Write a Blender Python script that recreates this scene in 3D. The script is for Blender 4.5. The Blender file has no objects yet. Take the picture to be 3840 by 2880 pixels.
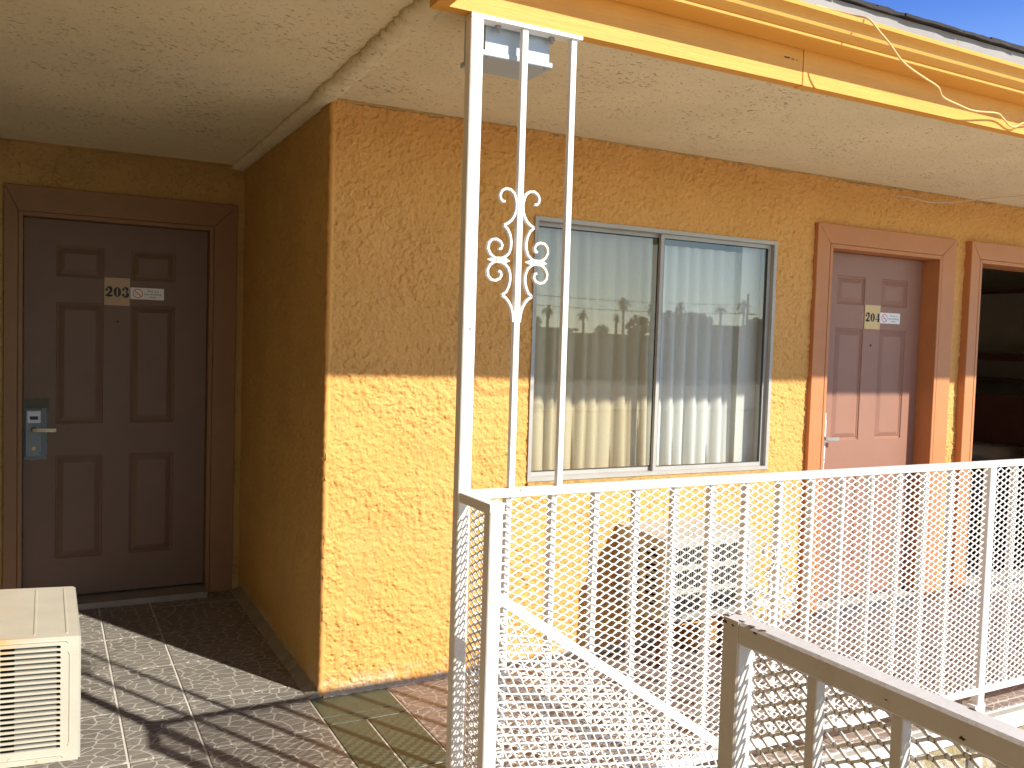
import bpy, bmesh, math, random
import numpy as np
from mathutils import Vector, Matrix
random.seed(7)
R = math.radians
scene = bpy.context.scene
COL = scene.collection

# ------------------------------------------------------------------ camera
cam_d = bpy.data.cameras.new('camera')
cam = bpy.data.objects.new('camera', cam_d)
COL.objects.link(cam)
cam_d.sensor_width = 36
cam_d.lens = 31.116
cam_d.clip_start = 0.05
cam_d.clip_end = 2000
fw = Vector((0.4668, 0.8831, -0.04731)).normalized()
rt = Vector((0.88435, -0.46582, 0.03061)).normalized()
up = rt.cross(fw).normalized()
M = Matrix((rt, up, -fw)).transposed().to_4x4()
M.translation = Vector((-0.99909, -3.4896, 1.47289))
cam.matrix_world = M
scene.camera = cam

# ------------------------------------------------------------------ sky and sun
SUN_AZ = R(151.5)       # clockwise from +Y
SUN_EL = R(36.1)
world = bpy.data.worlds.new("World")
scene.world = world
world.use_nodes = True
wn = world.node_tree
bg = wn.nodes['Background']
sky = wn.nodes.new('ShaderNodeTexSky')
sky.sky_type = 'NISHITA'
sky.sun_disc = False
sky.sun_elevation = SUN_EL
sky.sun_rotation = SUN_AZ
sky.air_density = 1.0
sky.dust_density = 0.0
sky.altitude = 1500
sky.ozone_density = 4.0
tint = wn.nodes.new('ShaderNodeMix'); tint.data_type = 'RGBA'; tint.blend_type = 'MULTIPLY'
tint.inputs[0].default_value = 1.0
geo = wn.nodes.new('ShaderNodeTexCoord')
sepz = wn.nodes.new('ShaderNodeSeparateXYZ')
wn.links.new(geo.outputs['Generated'], sepz.inputs[0])
hz = wn.nodes.new('ShaderNodeValToRGB')          # hazy pale horizon, deep blue above
hz.color_ramp.elements[0].position = 0.14
hz.color_ramp.elements[0].color = (1.0, 0.90, 0.75, 1)
hz.color_ramp.elements[1].position = 0.36
hz.color_ramp.elements[1].color = (0.20, 0.30, 0.55, 1)
wn.links.new(sepz.outputs[2], hz.inputs[0])
wn.links.new(hz.outputs[0], tint.inputs[7])
wn.links.new(sky.outputs[0], tint.inputs[6])
wn.links.new(tint.outputs[2], bg.inputs[0])
bg.inputs[1].default_value = 0.15
sun_d = bpy.data.lights.new('sun', 'SUN')
sun_d.energy = 2.9
sun_d.angle = R(0.8)
sun_d.color = (1.0, 0.93, 0.82)
sun = bpy.data.objects.new('sun', sun_d)
COL.objects.link(sun)
sdir = Vector((math.sin(SUN_AZ) * math.cos(SUN_EL), math.cos(SUN_AZ) * math.cos(SUN_EL), math.sin(SUN_EL)))
sun.rotation_euler = sdir.to_track_quat('Z', 'Y').to_euler()
sun.location = (3, -8, 8)
scene.view_settings.view_transform = 'Standard'
scene.view_settings.look = 'None'
scene.view_settings.gamma = 1
scene.view_settings.exposure = 1.45
scene.view_settings.use_curve_mapping = False
scene.cycles.max_bounces = 8
scene.cycles.diffuse_bounces = 5
scene.cycles.transparent_max_bounces = 16

# ------------------------------------------------------------------ materials
def lin(c):
    return tuple(((x / 255) / 12.92 if x <= 10 else (((x / 255) + 0.055) / 1.055) ** 2.4) for x in c)

class NT:
    def __init__(self, name):
        self.m = bpy.data.materials.new(name)
        self.m.use_nodes = True
        self.t = self.m.node_tree
        self.b = self.t.nodes['Principled BSDF']
        self.co = self.t.nodes.new('ShaderNodeTexCoord').outputs['Object']
    def n(self, typ, **kw):
        nd = self.t.nodes.new(typ)
        for k, v in kw.items():
            setattr(nd, k, v)
        return nd
    def l(self, a, b):
        self.t.links.new(a, b)
    def noise(self, scale, detail=3, rough=0.55, vec=None, dist=0.0):
        nd = self.n('ShaderNodeTexNoise')
        nd.inputs['Scale'].default_value = scale
        nd.inputs['Detail'].default_value = detail
        nd.inputs['Roughness'].default_value = rough
        nd.inputs['Distortion'].default_value = dist
        self.l(vec if vec is not None else self.co, nd.inputs['Vector'])
        return nd.outputs['Fac']
    def mapping(self, scale=(1, 1, 1), loc=(0, 0, 0), rot=(0, 0, 0), vec=None):
        nd = self.n('ShaderNodeMapping')
        nd.inputs['Scale'].default_value = scale
        nd.inputs['Location'].default_value = loc
        nd.inputs['Rotation'].default_value = rot
        self.l(vec if vec is not None else self.co, nd.inputs['Vector'])
        return nd.outputs[0]
    def ramp(self, fac, stops, interp='LINEAR'):
        nd = self.n('ShaderNodeValToRGB')
        cr = nd.color_ramp
        cr.interpolation = interp
        while len(cr.elements) < len(stops):
            cr.elements.new(0.5)
        for e, (p, c) in zip(cr.elements, stops):
            e.position = p
            e.color = (c, c, c, 1) if isinstance(c, (int, float)) else (*c, 1)
        self.l(fac, nd.inputs[0])
        return nd.outputs[0]
    def mix(self, fac, a, b, blend='MIX'):
        nd = self.n('ShaderNodeMix', data_type='RGBA', blend_type=blend)
        for s, v in ((nd.inputs[0], fac), (nd.inputs[6], a), (nd.inputs[7], b)):
            if isinstance(v, (int, float)):
                s.default_value = v
            elif isinstance(v, tuple):
                s.default_value = (*v, 1)
            else:
                self.l(v, s)
        return nd.outputs[2]
    def math(self, op, a, b=0.0, clamp=False):
        nd = self.n('ShaderNodeMath', operation=op, use_clamp=clamp)
        for s, v in ((nd.inputs[0], a), (nd.inputs[1], b)):
            if isinstance(v, (int, float)):
                s.default_value = v
            else:
                self.l(v, s)
        return nd.outputs[0]
    def bump(self, h, strength=1.0, dist=0.004, normal=None):
        nd = self.n('ShaderNodeBump')
        nd.inputs['Strength'].default_value = strength
        nd.inputs['Distance'].default_value = dist
        self.l(h, nd.inputs['Height'])
        if normal is not None:
            self.l(normal, nd.inputs['Normal'])
        self.l(nd.outputs[0], self.b.inputs['Normal'])
        return nd.outputs[0]
    def base(self, c):
        s = self.b.inputs['Base Color']
        if isinstance(c, tuple):
            s.default_value = (*c, 1)
        else:
            self.l(c, s)
    def rough(self, v):
        s = self.b.inputs['Roughness']
        if isinstance(v, (int, float)):
            s.default_value = v
        else:
            self.l(v, s)

def lace_height(nt, s=1.0, axis=(1, 1, 1)):
    """skip-trowelled stucco: ragged raised islands with steep torn edges over a gritty coat"""
    v = nt.mapping(scale=axis)
    den = nt.ramp(nt.noise(3.2, 3, 0.55, v), [(0.34, 0.0), (0.62, 0.09)])
    # wiggly warp
    wn_ = nt.n('ShaderNodeTexNoise')
    wn_.inputs['Scale'].default_value = 34 * s
    wn_.inputs['Detail'].default_value = 5
    wn_.inputs['Roughness'].default_value = 0.62
    nt.l(v, wn_.inputs['Vector'])
    sc_ = nt.n('ShaderNodeVectorMath', operation='SCALE')
    nt.l(wn_.outputs['Color'], sc_.inputs[0]); sc_.inputs['Scale'].default_value = 0.042 / s
    ad_ = nt.n('ShaderNodeVectorMath', operation='ADD')
    nt.l(v, ad_.inputs[0]); nt.l(sc_.outputs[0], ad_.inputs[1])
    tr = None
    for sc, wd, mth, lo, am in ((25, 0.048, 0.545, (0, 0, 0), 1.0), (50, 0.075, 0.575, (4, 1, 7), 0.6)):
        vo = nt.n('ShaderNodeTexVoronoi', feature='DISTANCE_TO_EDGE')
        vo.inputs['Scale'].default_value = sc * s
        nt.l(ad_.outputs[0], vo.inputs['Vector'])
        line = nt.ramp(vo.outputs['Distance'], [(0.008, 1.0), (wd, 0.0)])
        mk = nt.noise(sc * s * 1.15, 2, 0.5, nt.mapping(scale=axis, loc=lo))
        mk = nt.math('ADD', mk, den)
        mk = nt.ramp(mk, [(mth, 0.0), (mth + 0.05, 1.0)])
        q = nt.math('MULTIPLY', nt.math('MULTIPLY', line, mk), am)
        tr = q if tr is None else nt.math('MAXIMUM', tr, q)
    isl = nt.ramp(nt.noise(19 * s, 6, 0.6, nt.mapping(scale=axis, loc=(7, 7, 7)), 0.2), [(0.47, 0.0), (0.50, 1.0)])
    soft = nt.noise(9 * s, 4, 0.6, v)
    g = nt.noise(210, 3, 0.65)
    h = nt.math('ADD', nt.math('MULTIPLY', isl, 0.16), nt.math('MULTIPLY', g, 0.14))
    h = nt.math('ADD', h, nt.math('MULTIPLY', soft, 0.5))
    return nt.math('SUBTRACT', h, nt.math('MULTIPLY', tr, 0.55)), tr

def mat_stucco(name, col, col2, s=1.0, dist=0.004, stain=(0.55, 0.5, 0.42)):
    nt = NT(name)
    h, a = lace_height(nt, s)
    c = nt.mix(nt.ramp(nt.noise(3.2, 4, 0.6), [(0.35, 0.0), (0.7, 1.0)]), col, col2)
    c = nt.mix(nt.math('MULTIPLY', nt.ramp(nt.noise(90, 2), [(0.68, 0.0), (0.74, 1.0)]), 0.25), c, tuple(x * 0.6 for x in col))
    # grime splashed up from the floor
    sep = nt.n('ShaderNodeSeparateXYZ')
    nt.l(nt.co, sep.inputs[0])
    low = nt.math('SUBTRACT', 0.16, sep.outputs[2], True)
    low = nt.math('MULTIPLY', low, 5.0, True)
    low = nt.math('MULTIPLY', low, nt.ramp(nt.noise(9, 4, 0.65), [(0.42, 0.0), (0.6, 1.0)]), True)
    c = nt.mix(nt.math('MULTIPLY', low, 0.55), c, stain)
    nt.base(c)
    nt.rough(0.75)
    nt.b.inputs['Specular IOR Level'].default_value = 0.35
    nt.bump(h, 1.0, dist)
    return nt.m

def mat_relief(name, col, col2):
    """paint for walls whose trowelled relief is real geometry: grit, tone drift, splash grime"""
    nt = NT(name)
    c = nt.mix(nt.ramp(nt.noise(2.6, 5, 0.62), [(0.35, 0.0), (0.7, 1.0)]), col, col2)
    c = nt.mix(nt.math('MULTIPLY', nt.ramp(nt.noise(26, 5, 0.7, nt.mapping(loc=(3, 5, 1))), [(0.45, 0.0), (0.75, 1.0)]), 0.16), c, tuple(x * 0.80 for x in col))
    drip = nt.noise(7, 4, 0.6, nt.mapping(scale=(2.2, 1, 0.16)))
    c = nt.mix(nt.math('MULTIPLY', nt.ramp(drip, [(0.56, 0.0), (0.75, 1.0)]), 0.16), c, (0.52, 0.40, 0.22))
    sep = nt.n('ShaderNodeSeparateXYZ')
    nt.l(nt.co, sep.inputs[0])
    low = nt.math('MULTIPLY', nt.math('SUBTRACT', 0.10, sep.outputs[2], True), 9.0, True)
    low = nt.math('MULTIPLY', low, nt.ramp(nt.noise(11, 5, 0.65), [(0.44, 0.0), (0.56, 1.0)]), True)
    c = nt.mix(nt.math('MULTIPLY', low, 0.7), c, (0.56, 0.52, 0.44))
    nt.base(c)
    nt.rough(0.72)
    nt.b.inputs['Specular IOR Level'].default_value = 0.3
    nt.bump(nt.math('ADD', nt.noise(330, 2, 0.6), nt.math('MULTIPLY', nt.noise(140, 3, 0.6), 0.8)), 1.0, 0.0009)
    return nt.m

def mat_ceiling(name, col):
    nt = NT(name)
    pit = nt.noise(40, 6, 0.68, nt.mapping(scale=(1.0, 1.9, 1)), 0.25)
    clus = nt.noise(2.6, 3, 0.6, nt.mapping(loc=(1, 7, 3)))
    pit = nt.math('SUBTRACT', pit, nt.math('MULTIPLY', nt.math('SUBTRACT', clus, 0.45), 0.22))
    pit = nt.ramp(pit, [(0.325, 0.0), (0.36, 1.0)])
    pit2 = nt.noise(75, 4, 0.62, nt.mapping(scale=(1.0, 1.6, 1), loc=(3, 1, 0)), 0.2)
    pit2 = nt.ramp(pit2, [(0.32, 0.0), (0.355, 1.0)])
    und = nt.noise(5, 3, 0.5)
    g = nt.noise(180, 3, 0.6)
    h = nt.math('ADD', nt.math('MULTIPLY', pit, 1.0), nt.math('MULTIPLY', pit2, 0.7))
    h = nt.math('ADD', h, nt.math('MULTIPLY', g, 0.25))
    h = nt.math('ADD', h, nt.math('MULTIPLY', und, 0.8))
    c = nt.mix(nt.ramp(nt.noise(1.7, 4, 0.6), [(0.35, 0.0), (0.7, 1.0)]), col, tuple(x * 0.88 for x in col))
    pit_shade = nt.math('MULTIPLY', nt.math('SUBTRACT', 1.0, nt.math('MULTIPLY', pit, pit2)), 0.62)  # shadow inside the plaster pits, painted into the base colour
    c = nt.mix(pit_shade, c, tuple(x * 0.30 for x in col))
    nt.base(c)
    nt.rough(0.9)
    nt.bump(h, 1.0, 0.006)
    return nt.m

def mat_paint(name, col, rough=0.5, var=0.08, bump=0.0006, scale=30, chips=None, chip_amt=0.70, spec=0.4, grain=None, metallic=0.0):
    nt = NT(name)
    c = nt.mix(nt.ramp(nt.noise(6, 5, 0.6), [(0.3, 0.0), (0.75, 1.0)]), col, tuple(x * (1 - var) for x in col))
    if grain:
        gr = nt.noise(14, 4, 0.6, nt.mapping(scale=grain))
        c = nt.mix(nt.math('MULTIPLY', nt.ramp(gr, [(0.4, 0), (0.7, 1)]), 0.22), c, tuple(x * 0.75 for x in col))
    sc_ = nt.noise(21, 6, 0.72, nt.mapping(scale=(1, 1, 0.6), loc=(8, 3, 5)), 0.6)
    c = nt.mix(nt.math('MULTIPLY', nt.ramp(sc_, [(0.60, 0.0), (0.72, 1.0)]), min(0.5, var * 2.5)), c, tuple(x * 0.62 for x in col))
    hh = nt.noise(scale, 4, 0.6)
    if grain:
        hh = nt.math('ADD', hh, nt.math('MULTIPLY', gr, 2.0))
    if chips:
        k = nt.noise(17, 6, 0.62, nt.mapping(loc=(4, 9, 2)), 0.3)
        k = nt.ramp(k, [(chip_amt, 0.0), (chip_amt + 0.012, 1.0)])
        c = nt.mix(k, c, chips)
        hh = nt.math('SUBTRACT', hh, nt.math('MULTIPLY', k, 1.0))
    nt.base(c)
    nt.rough(rough)
    nt.b.inputs['Specular IOR Level'].default_value = spec
    nt.b.inputs['Metallic'].default_value = metallic
    nt.bump(hh, 1.0, bump)
    return nt.m

def mat_stone_tile(name, stone, stone2, joint):
    """glazed floor tile printed with small crazy-paving stones"""
    nt = NT(name)
    oi = nt.n('ShaderNodeObjectInfo')
    off = nt.n('ShaderNodeVectorMath', operation='SCALE')
    cmb = nt.n('ShaderNodeCombineXYZ')
    nt.l(oi.outputs['Random'], cmb.inputs[0])
    nt.l(oi.outputs['Random'], cmb.inputs[1])
    nt.l(cmb.outputs[0], off.inputs[0])
    off.inputs['Scale'].default_value = 37.0
    add = nt.n('ShaderNodeVectorMath', operation='ADD')
    nt.l(nt.co, add.inputs[0])
    nt.l(off.outputs[0], add.inputs[1])
    v0 = add.outputs[0]
    nz = nt.n('ShaderNodeTexNoise')
    nz.inputs['Scale'].default_value = 20
    nz.inputs['Detail'].default_value = 2
    nt.l(v0, nz.inputs['Vector'])
    ms = nt.n('ShaderNodeVectorMath', operation='SCALE')
    nt.l(nz.outputs['Color'], ms.inputs[0])
    ms.inputs['Scale'].default_value = 0.022
    ad2 = nt.n('ShaderNodeVectorMath', operation='ADD')
    nt.l(v0, ad2.inputs[0])
    nt.l(ms.outputs[0], ad2.inputs[1])
    mp = nt.mapping(scale=(16, 25, 0.0), vec=ad2.outputs[0])
    vd = nt.n('ShaderNodeTexVoronoi', feature='DISTANCE_TO_EDGE', voronoi_dimensions='2D')
    vd.inputs['Scale'].default_value = 1
    nt.l(mp, vd.inputs['Vector'])
    vc = nt.n('ShaderNodeTexVoronoi', voronoi_dimensions='2D')
    vc.inputs['Scale'].default_value = 1
    nt.l(mp, vc.inputs['Vector'])
    edge = nt.ramp(vd.outputs['Distance'], [(0.030, 1.0), (0.070, 0.0)])
    bw = nt.n('ShaderNodeRGBToBW')
    nt.l(vc.outputs['Color'], bw.inputs[0])
    vein = nt.noise(38, 5, 0.65, nt.mapping(scale=(1, 3.0, 1), vec=v0), 1.2)
    c = nt.mix(bw.outputs[0], stone, stone2)
    c = nt.mix(nt.math('MULTIPLY', nt.ramp(vein, [(0.35, 1.0), (0.62, 0.0)]), 0.5), c, tuple(x * 0.55 for x in stone))
    c = nt.mix(nt.math('MULTIPLY', edge, 0.85), c, joint)
    c = nt.mix(nt.math('MULTIPLY', nt.ramp(nt.noise(2.3, 5, 0.65), [(0.45, 0), (0.75, 1)]), 0.35), c, (0.30, 0.26, 0.22))
    nt.base(c)
    nt.rough(nt.ramp(nt.noise(11, 3, 0.6), [(0.3, 0.42), (0.7, 0.62)]))
    nt.bump(nt.math('SUBTRACT', nt.math('MULTIPLY', vein, 0.4), edge), 0.7, 0.0012)
    return nt.m

def mat_glass(name, tint, refl=1.0):
    m = bpy.data.materials.new(name)
    m.use_nodes = True
    t = m.node_tree
    t.nodes.remove(t.nodes['Principled BSDF'])
    out = t.nodes['Material Output']
    tr = t.nodes.new('ShaderNodeBsdfTransparent')
    tr.inputs[0].default_value = (*tint, 1)
    gl = t.nodes.new('ShaderNodeBsdfGlossy')
    gl.inputs['Roughness'].default_value = 0.01
    lw = t.nodes.new('ShaderNodeLayerWeight')
    lw.inputs[0].default_value = 0.5
    pw = t.nodes.new('ShaderNodeMath'); pw.operation = 'POWER'
    t.links.new(lw.outputs['Facing'], pw.inputs[0]); pw.inputs[1].default_value = 4.0
    mu = t.nodes.new('ShaderNodeMath'); mu.operation = 'MULTIPLY_ADD'; mu.use_clamp = True
    t.links.new(pw.outputs[0], mu.inputs[0])
    mu.inputs[1].default_value = 0.9
    mu.inputs[2].default_value = 0.062 * refl
    mx = t.nodes.new('ShaderNodeMixShader')
    t.links.new(mu.outputs[0], mx.inputs[0])
    t.links.new(tr.outputs[0], mx.inputs[1])
    t.links.new(gl.outputs[0], mx.inputs[2])
    t.links.new(mx.outputs[0], out.inputs[0])
    return m

def mat_cloth(name, col):
    nt = NT(name)
    w = nt.noise(300, 1, 0.5, nt.mapping(scale=(1, 1, 0.25)))
    nt.base(nt.mix(w, col, tuple(x * 0.86 for x in col)))
    nt.rough(0.9)
    nt.b.inputs['Subsurface Weight'].default_value = 0.0
    tl = nt.n('ShaderNodeBsdfTranslucent')
    tl.inputs[0].default_value = (*col, 1)
    mx = nt.n('ShaderNodeMixShader')
    mx.inputs[0].default_value = 0.30
    nt.l(nt.b.outputs[0], mx.inputs[1])
    nt.l(tl.outputs[0], mx.inputs[2])
    nt.l(mx.outputs[0], nt.t.nodes['Material Output'].inputs[0])
    return nt.m

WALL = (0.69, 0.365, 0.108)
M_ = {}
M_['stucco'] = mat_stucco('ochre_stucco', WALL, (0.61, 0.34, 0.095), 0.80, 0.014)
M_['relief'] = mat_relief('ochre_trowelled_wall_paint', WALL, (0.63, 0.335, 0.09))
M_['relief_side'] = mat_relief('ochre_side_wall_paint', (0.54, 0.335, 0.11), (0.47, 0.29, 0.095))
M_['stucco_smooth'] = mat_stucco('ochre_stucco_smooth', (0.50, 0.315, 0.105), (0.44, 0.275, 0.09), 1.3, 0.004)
M_['stucco_low'] = mat_stucco('olive_stucco', (0.34, 0.28, 0.15), (0.28, 0.22, 0.11), 1.4, 0.006)
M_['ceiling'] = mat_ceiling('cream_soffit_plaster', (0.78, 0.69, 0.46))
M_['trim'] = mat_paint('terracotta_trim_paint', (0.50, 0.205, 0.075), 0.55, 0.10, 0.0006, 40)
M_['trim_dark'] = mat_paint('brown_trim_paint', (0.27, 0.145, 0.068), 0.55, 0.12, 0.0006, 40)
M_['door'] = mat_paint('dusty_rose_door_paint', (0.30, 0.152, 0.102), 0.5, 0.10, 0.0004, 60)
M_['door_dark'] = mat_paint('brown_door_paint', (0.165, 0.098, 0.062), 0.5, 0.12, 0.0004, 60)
M_['white'] = mat_paint('white_rail_paint', (0.80, 0.78, 0.74), 0.4, 0.06, 0.0007, 70, chips=(0.16, 0.09, 0.05), chip_amt=0.715)
M_['white_worn'] = mat_paint('worn_white_rail_paint', (0.60, 0.585, 0.56), 0.45, 0.12, 0.0012, 45, chips=(0.20, 0.13, 0.08), chip_amt=0.715)
M_['rust'] = mat_paint('rusty_bare_steel', (0.10, 0.055, 0.03), 0.8, 0.5, 0.001, 200)
M_['yellow'] = mat_paint('yellow_fascia_paint', (0.72, 0.345, 0.055), 0.6, 0.10, 0.0012, 30, chips=(0.45, 0.22, 0.06), chip_amt=0.74, grain=(0.25, 4, 4))
M_['gutter'] = mat_paint('yellow_gutter_paint', (0.72, 0.355, 0.06), 0.55, 0.07, 0.0006, 12)
M_['offwhite'] = mat_paint('weathered_white_board', (0.30, 0.285, 0.255), 0.6, 0.15, 0.001, 40, chips=(0.35, 0.28, 0.18), chip_amt=0.66)
M_['shingle'] = mat_paint('dark_asphalt_shingle', (0.045, 0.04, 0.038), 0.95, 0.4, 0.002, 120)
M_['blue'] = mat_paint('blue_paint', (0.03, 0.07, 0.30), 0.5)
M_['box'] = mat_paint('blue_grey_metal_paint', (0.42, 0.50, 0.56), 0.4, 0.1, 0.0004, 20)
M_['cable'] = mat_paint('painted_cable', (0.74, 0.50, 0.20), 0.5, 0.05, 0.0001)
M_['cable2'] = mat_paint('cream_cable', (0.62, 0.52, 0.38), 0.5, 0.05, 0.0001)
M_['alu'] = mat_paint('aluminium_frame', (0.43, 0.42, 0.38), 0.5, 0.15, 0.0003, 60, chips=(0.60, 0.30, 0.16), chip_amt=0.69, metallic=0.1)
M_['rubber'] = mat_paint('dark_gasket', (0.05, 0.05, 0.045), 0.6)
M_['cement'] = mat_paint('grey_cement', (0.33, 0.30, 0.25), 0.9, 0.35, 0.004, 45)
M_['sill'] = mat_paint('pale_cement_sill', (0.46, 0.43, 0.37), 0.85, 0.25, 0.003, 45)
M_['grout'] = mat_paint('pale_grout', (0.66, 0.62, 0.55), 0.9, 0.30, 0.001, 60)
M_['tile_grey'] = mat_stone_tile('grey_stone_print_tile', (0.172, 0.159, 0.138), (0.245, 0.229, 0.198), (0.46, 0.435, 0.38))
M_['tile_brown'] = mat_stone_tile('brown_stone_print_tile', (0.235, 0.185, 0.158), (0.33, 0.265, 0.225), (0.52, 0.46, 0.41))
M_['tile_green'] = mat_paint('plain_green_grey_tile', (0.105, 0.125, 0.08), 0.5, 0.25, 0.0015, 30, grain=(3, 0.4, 1))
M_['metal'] = mat_paint('brushed_steel', (0.50, 0.50, 0.50), 0.3, 0.1, 0.0002, 60, metallic=0.8)
M_['lockplate'] = mat_paint('grey_blue_lock_enamel', (0.22, 0.26, 0.27), 0.4, 0.15, 0.0004, 90)
M_['lockpale'] = mat_paint('pale_lock_enamel', (0.66, 0.68, 0.70), 0.35, 0.05, 0.0002, 90)
M_['primer'] = mat_paint('bare_primer', (0.20, 0.235, 0.245), 0.7, 0.15, 0.0008, 90)
M_['olive'] = mat_paint('old_olive_paint', (0.095, 0.085, 0.055), 0.6, 0.1, 0.0003)
M_['black'] = mat_paint('black_plastic', (0.012, 0.012, 0.012), 0.4)
M_['brass'] = mat_paint('dull_brass', (0.42, 0.35, 0.20), 0.35, 0.1, 0.0002, 60, metallic=0.6)
M_['plaque'] = mat_paint('beige_plaque', (0.50, 0.37, 0.235), 0.6, 0.08)
M_['plaque_y'] = mat_paint('cream_plaque', (0.66, 0.50, 0.24), 0.6, 0.08)
M_['ink'] = mat_paint('black_ink', (0.025, 0.025, 0.03), 0.6)
M_['ink_blue'] = mat_paint('blue_ink', (0.02, 0.05, 0.25), 0.6)
M_['sticker'] = mat_paint('white_sticker', (0.78, 0.77, 0.74), 0.45, 0.03)
M_['red'] = mat_paint('red_ink', (0.55, 0.05, 0.04), 0.5)
M_['pale_ink'] = mat_paint('faded_ink', (0.55, 0.45, 0.43), 0.5)
M_['ac_front'] = mat_paint('cream_ac_enamel', (0.42, 0.41, 0.35), 0.45, 0.10, 0.0008, 14)
M_['dark'] = mat_paint('dark_interior', (0.03, 0.028, 0.025), 0.8)
M_['coil'] = mat_paint('dusty_coil', (0.05, 0.05, 0.045), 0.8, 0.2, 0.002, 60)
M_['coil_plate'] = mat_paint('galvanised_plate', (0.20, 0.205, 0.18), 0.6, 0.15, 0.001, 30)
M_['wood'] = mat_paint('red_brown_board', (0.22, 0.085, 0.05), 0.7, 0.3, 0.001, 40, grain=(0.5, 8, 8))
M_['curtain_l'] = mat_cloth('beige_curtain_cloth', (0.78, 0.72, 0.58))
M_['curtain_r'] = mat_cloth('white_curtain_cloth', (0.86, 0.87, 0.82))
M_['glass_l'] = mat_glass('olive_tinted_glass', (0.87, 0.86, 0.77), 1.25)
M_['glass_r'] = mat_glass('clear_glass', (0.93, 0.95, 0.93), 1.25)
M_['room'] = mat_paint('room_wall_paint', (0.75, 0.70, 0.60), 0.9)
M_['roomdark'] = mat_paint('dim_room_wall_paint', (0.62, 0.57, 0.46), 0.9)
M_['carpet'] = mat_paint('brown_carpet', (0.07, 0.05, 0.04), 1.0, 0.2, 0.002, 200)
M_['quilt'] = mat_paint('brown_quilt', (0.12, 0.085, 0.05), 0.9, 0.3, 0.004, 20)
M_['ground'] = mat_paint('pale_concrete_yard', (0.62, 0.55, 0.42), 0.95, 0.25, 0.004, 3)
M_['conc_step'] = mat_paint('concrete_tread', (0.36, 0.34, 0.30), 0.9, 0.2, 0.002, 30)
M_['leaf'] = mat_paint('dusty_green_leaf', (0.05, 0.075, 0.03), 0.7, 0.4, 0.002, 5)
M_['bark'] = mat_paint('palm_bark', (0.12, 0.09, 0.06), 0.9, 0.3, 0.01, 10)
M_['farwall'] = mat_paint('far_building_stucco', (0.30, 0.26, 0.21), 0.9)
M_['farroof'] = mat_paint('far_building_roof', (0.10, 0.08, 0.07), 0.9)
M_['farglass'] = mat_paint('far_window_glass', (0.03, 0.035, 0.04), 0.15)

# cream AC casing with rust run near its wall end
def mat_rust(name):
    nt = NT(name)
    c = nt.mix(nt.ramp(nt.noise(8, 5, 0.6), [(0.35, 0), (0.7, 1)]), (0.50, 0.47, 0.385), (0.45, 0.42, 0.34))
    sep = nt.n('ShaderNodeSeparateXYZ')
    nt.l(nt.co, sep.inputs[0])
    x = nt.math('MULTIPLY', nt.math('SUBTRACT', -1.005, sep.outputs[0]), 14.0, True)
    z = nt.math('MULTIPLY', nt.math('SUBTRACT', sep.outputs[2], 0.50), 14.0, True)
    yk = nt.math('MULTIPLY', nt.math('SUBTRACT', -0.755, sep.outputs[1]), 40.0, True)
    z = nt.math('MULTIPLY', z, nt.math('ADD', nt.math('MULTIPLY', yk, 0.85), 0.15))
    f = nt.math('MULTIPLY', nt.math('MULTIPLY', x, z), nt.ramp(nt.noise(13, 4, 0.6), [(0.38, 0), (0.6, 1)]), True)
    c = nt.mix(nt.math('MULTIPLY', f, 0.62), c, (0.60, 0.33, 0.08))
    sp = nt.ramp(nt.noise(40, 3, 0.6, nt.mapping(scale=(1, 1, 1), loc=(2, 2, 2))), [(0.70, 0), (0.72, 1)])
    c = nt.mix(nt.math('MULTIPLY', sp, 0.7), c, (0.55, 0.25, 0.08))
    nt.base(c)
    nt.rough(0.42)
    nt.bump(nt.noise(16, 3, 0.5), 1.0, 0.001)
    return nt.m
M_['ac_rust'] = mat_rust('rust_stained_cream_enamel')

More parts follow.
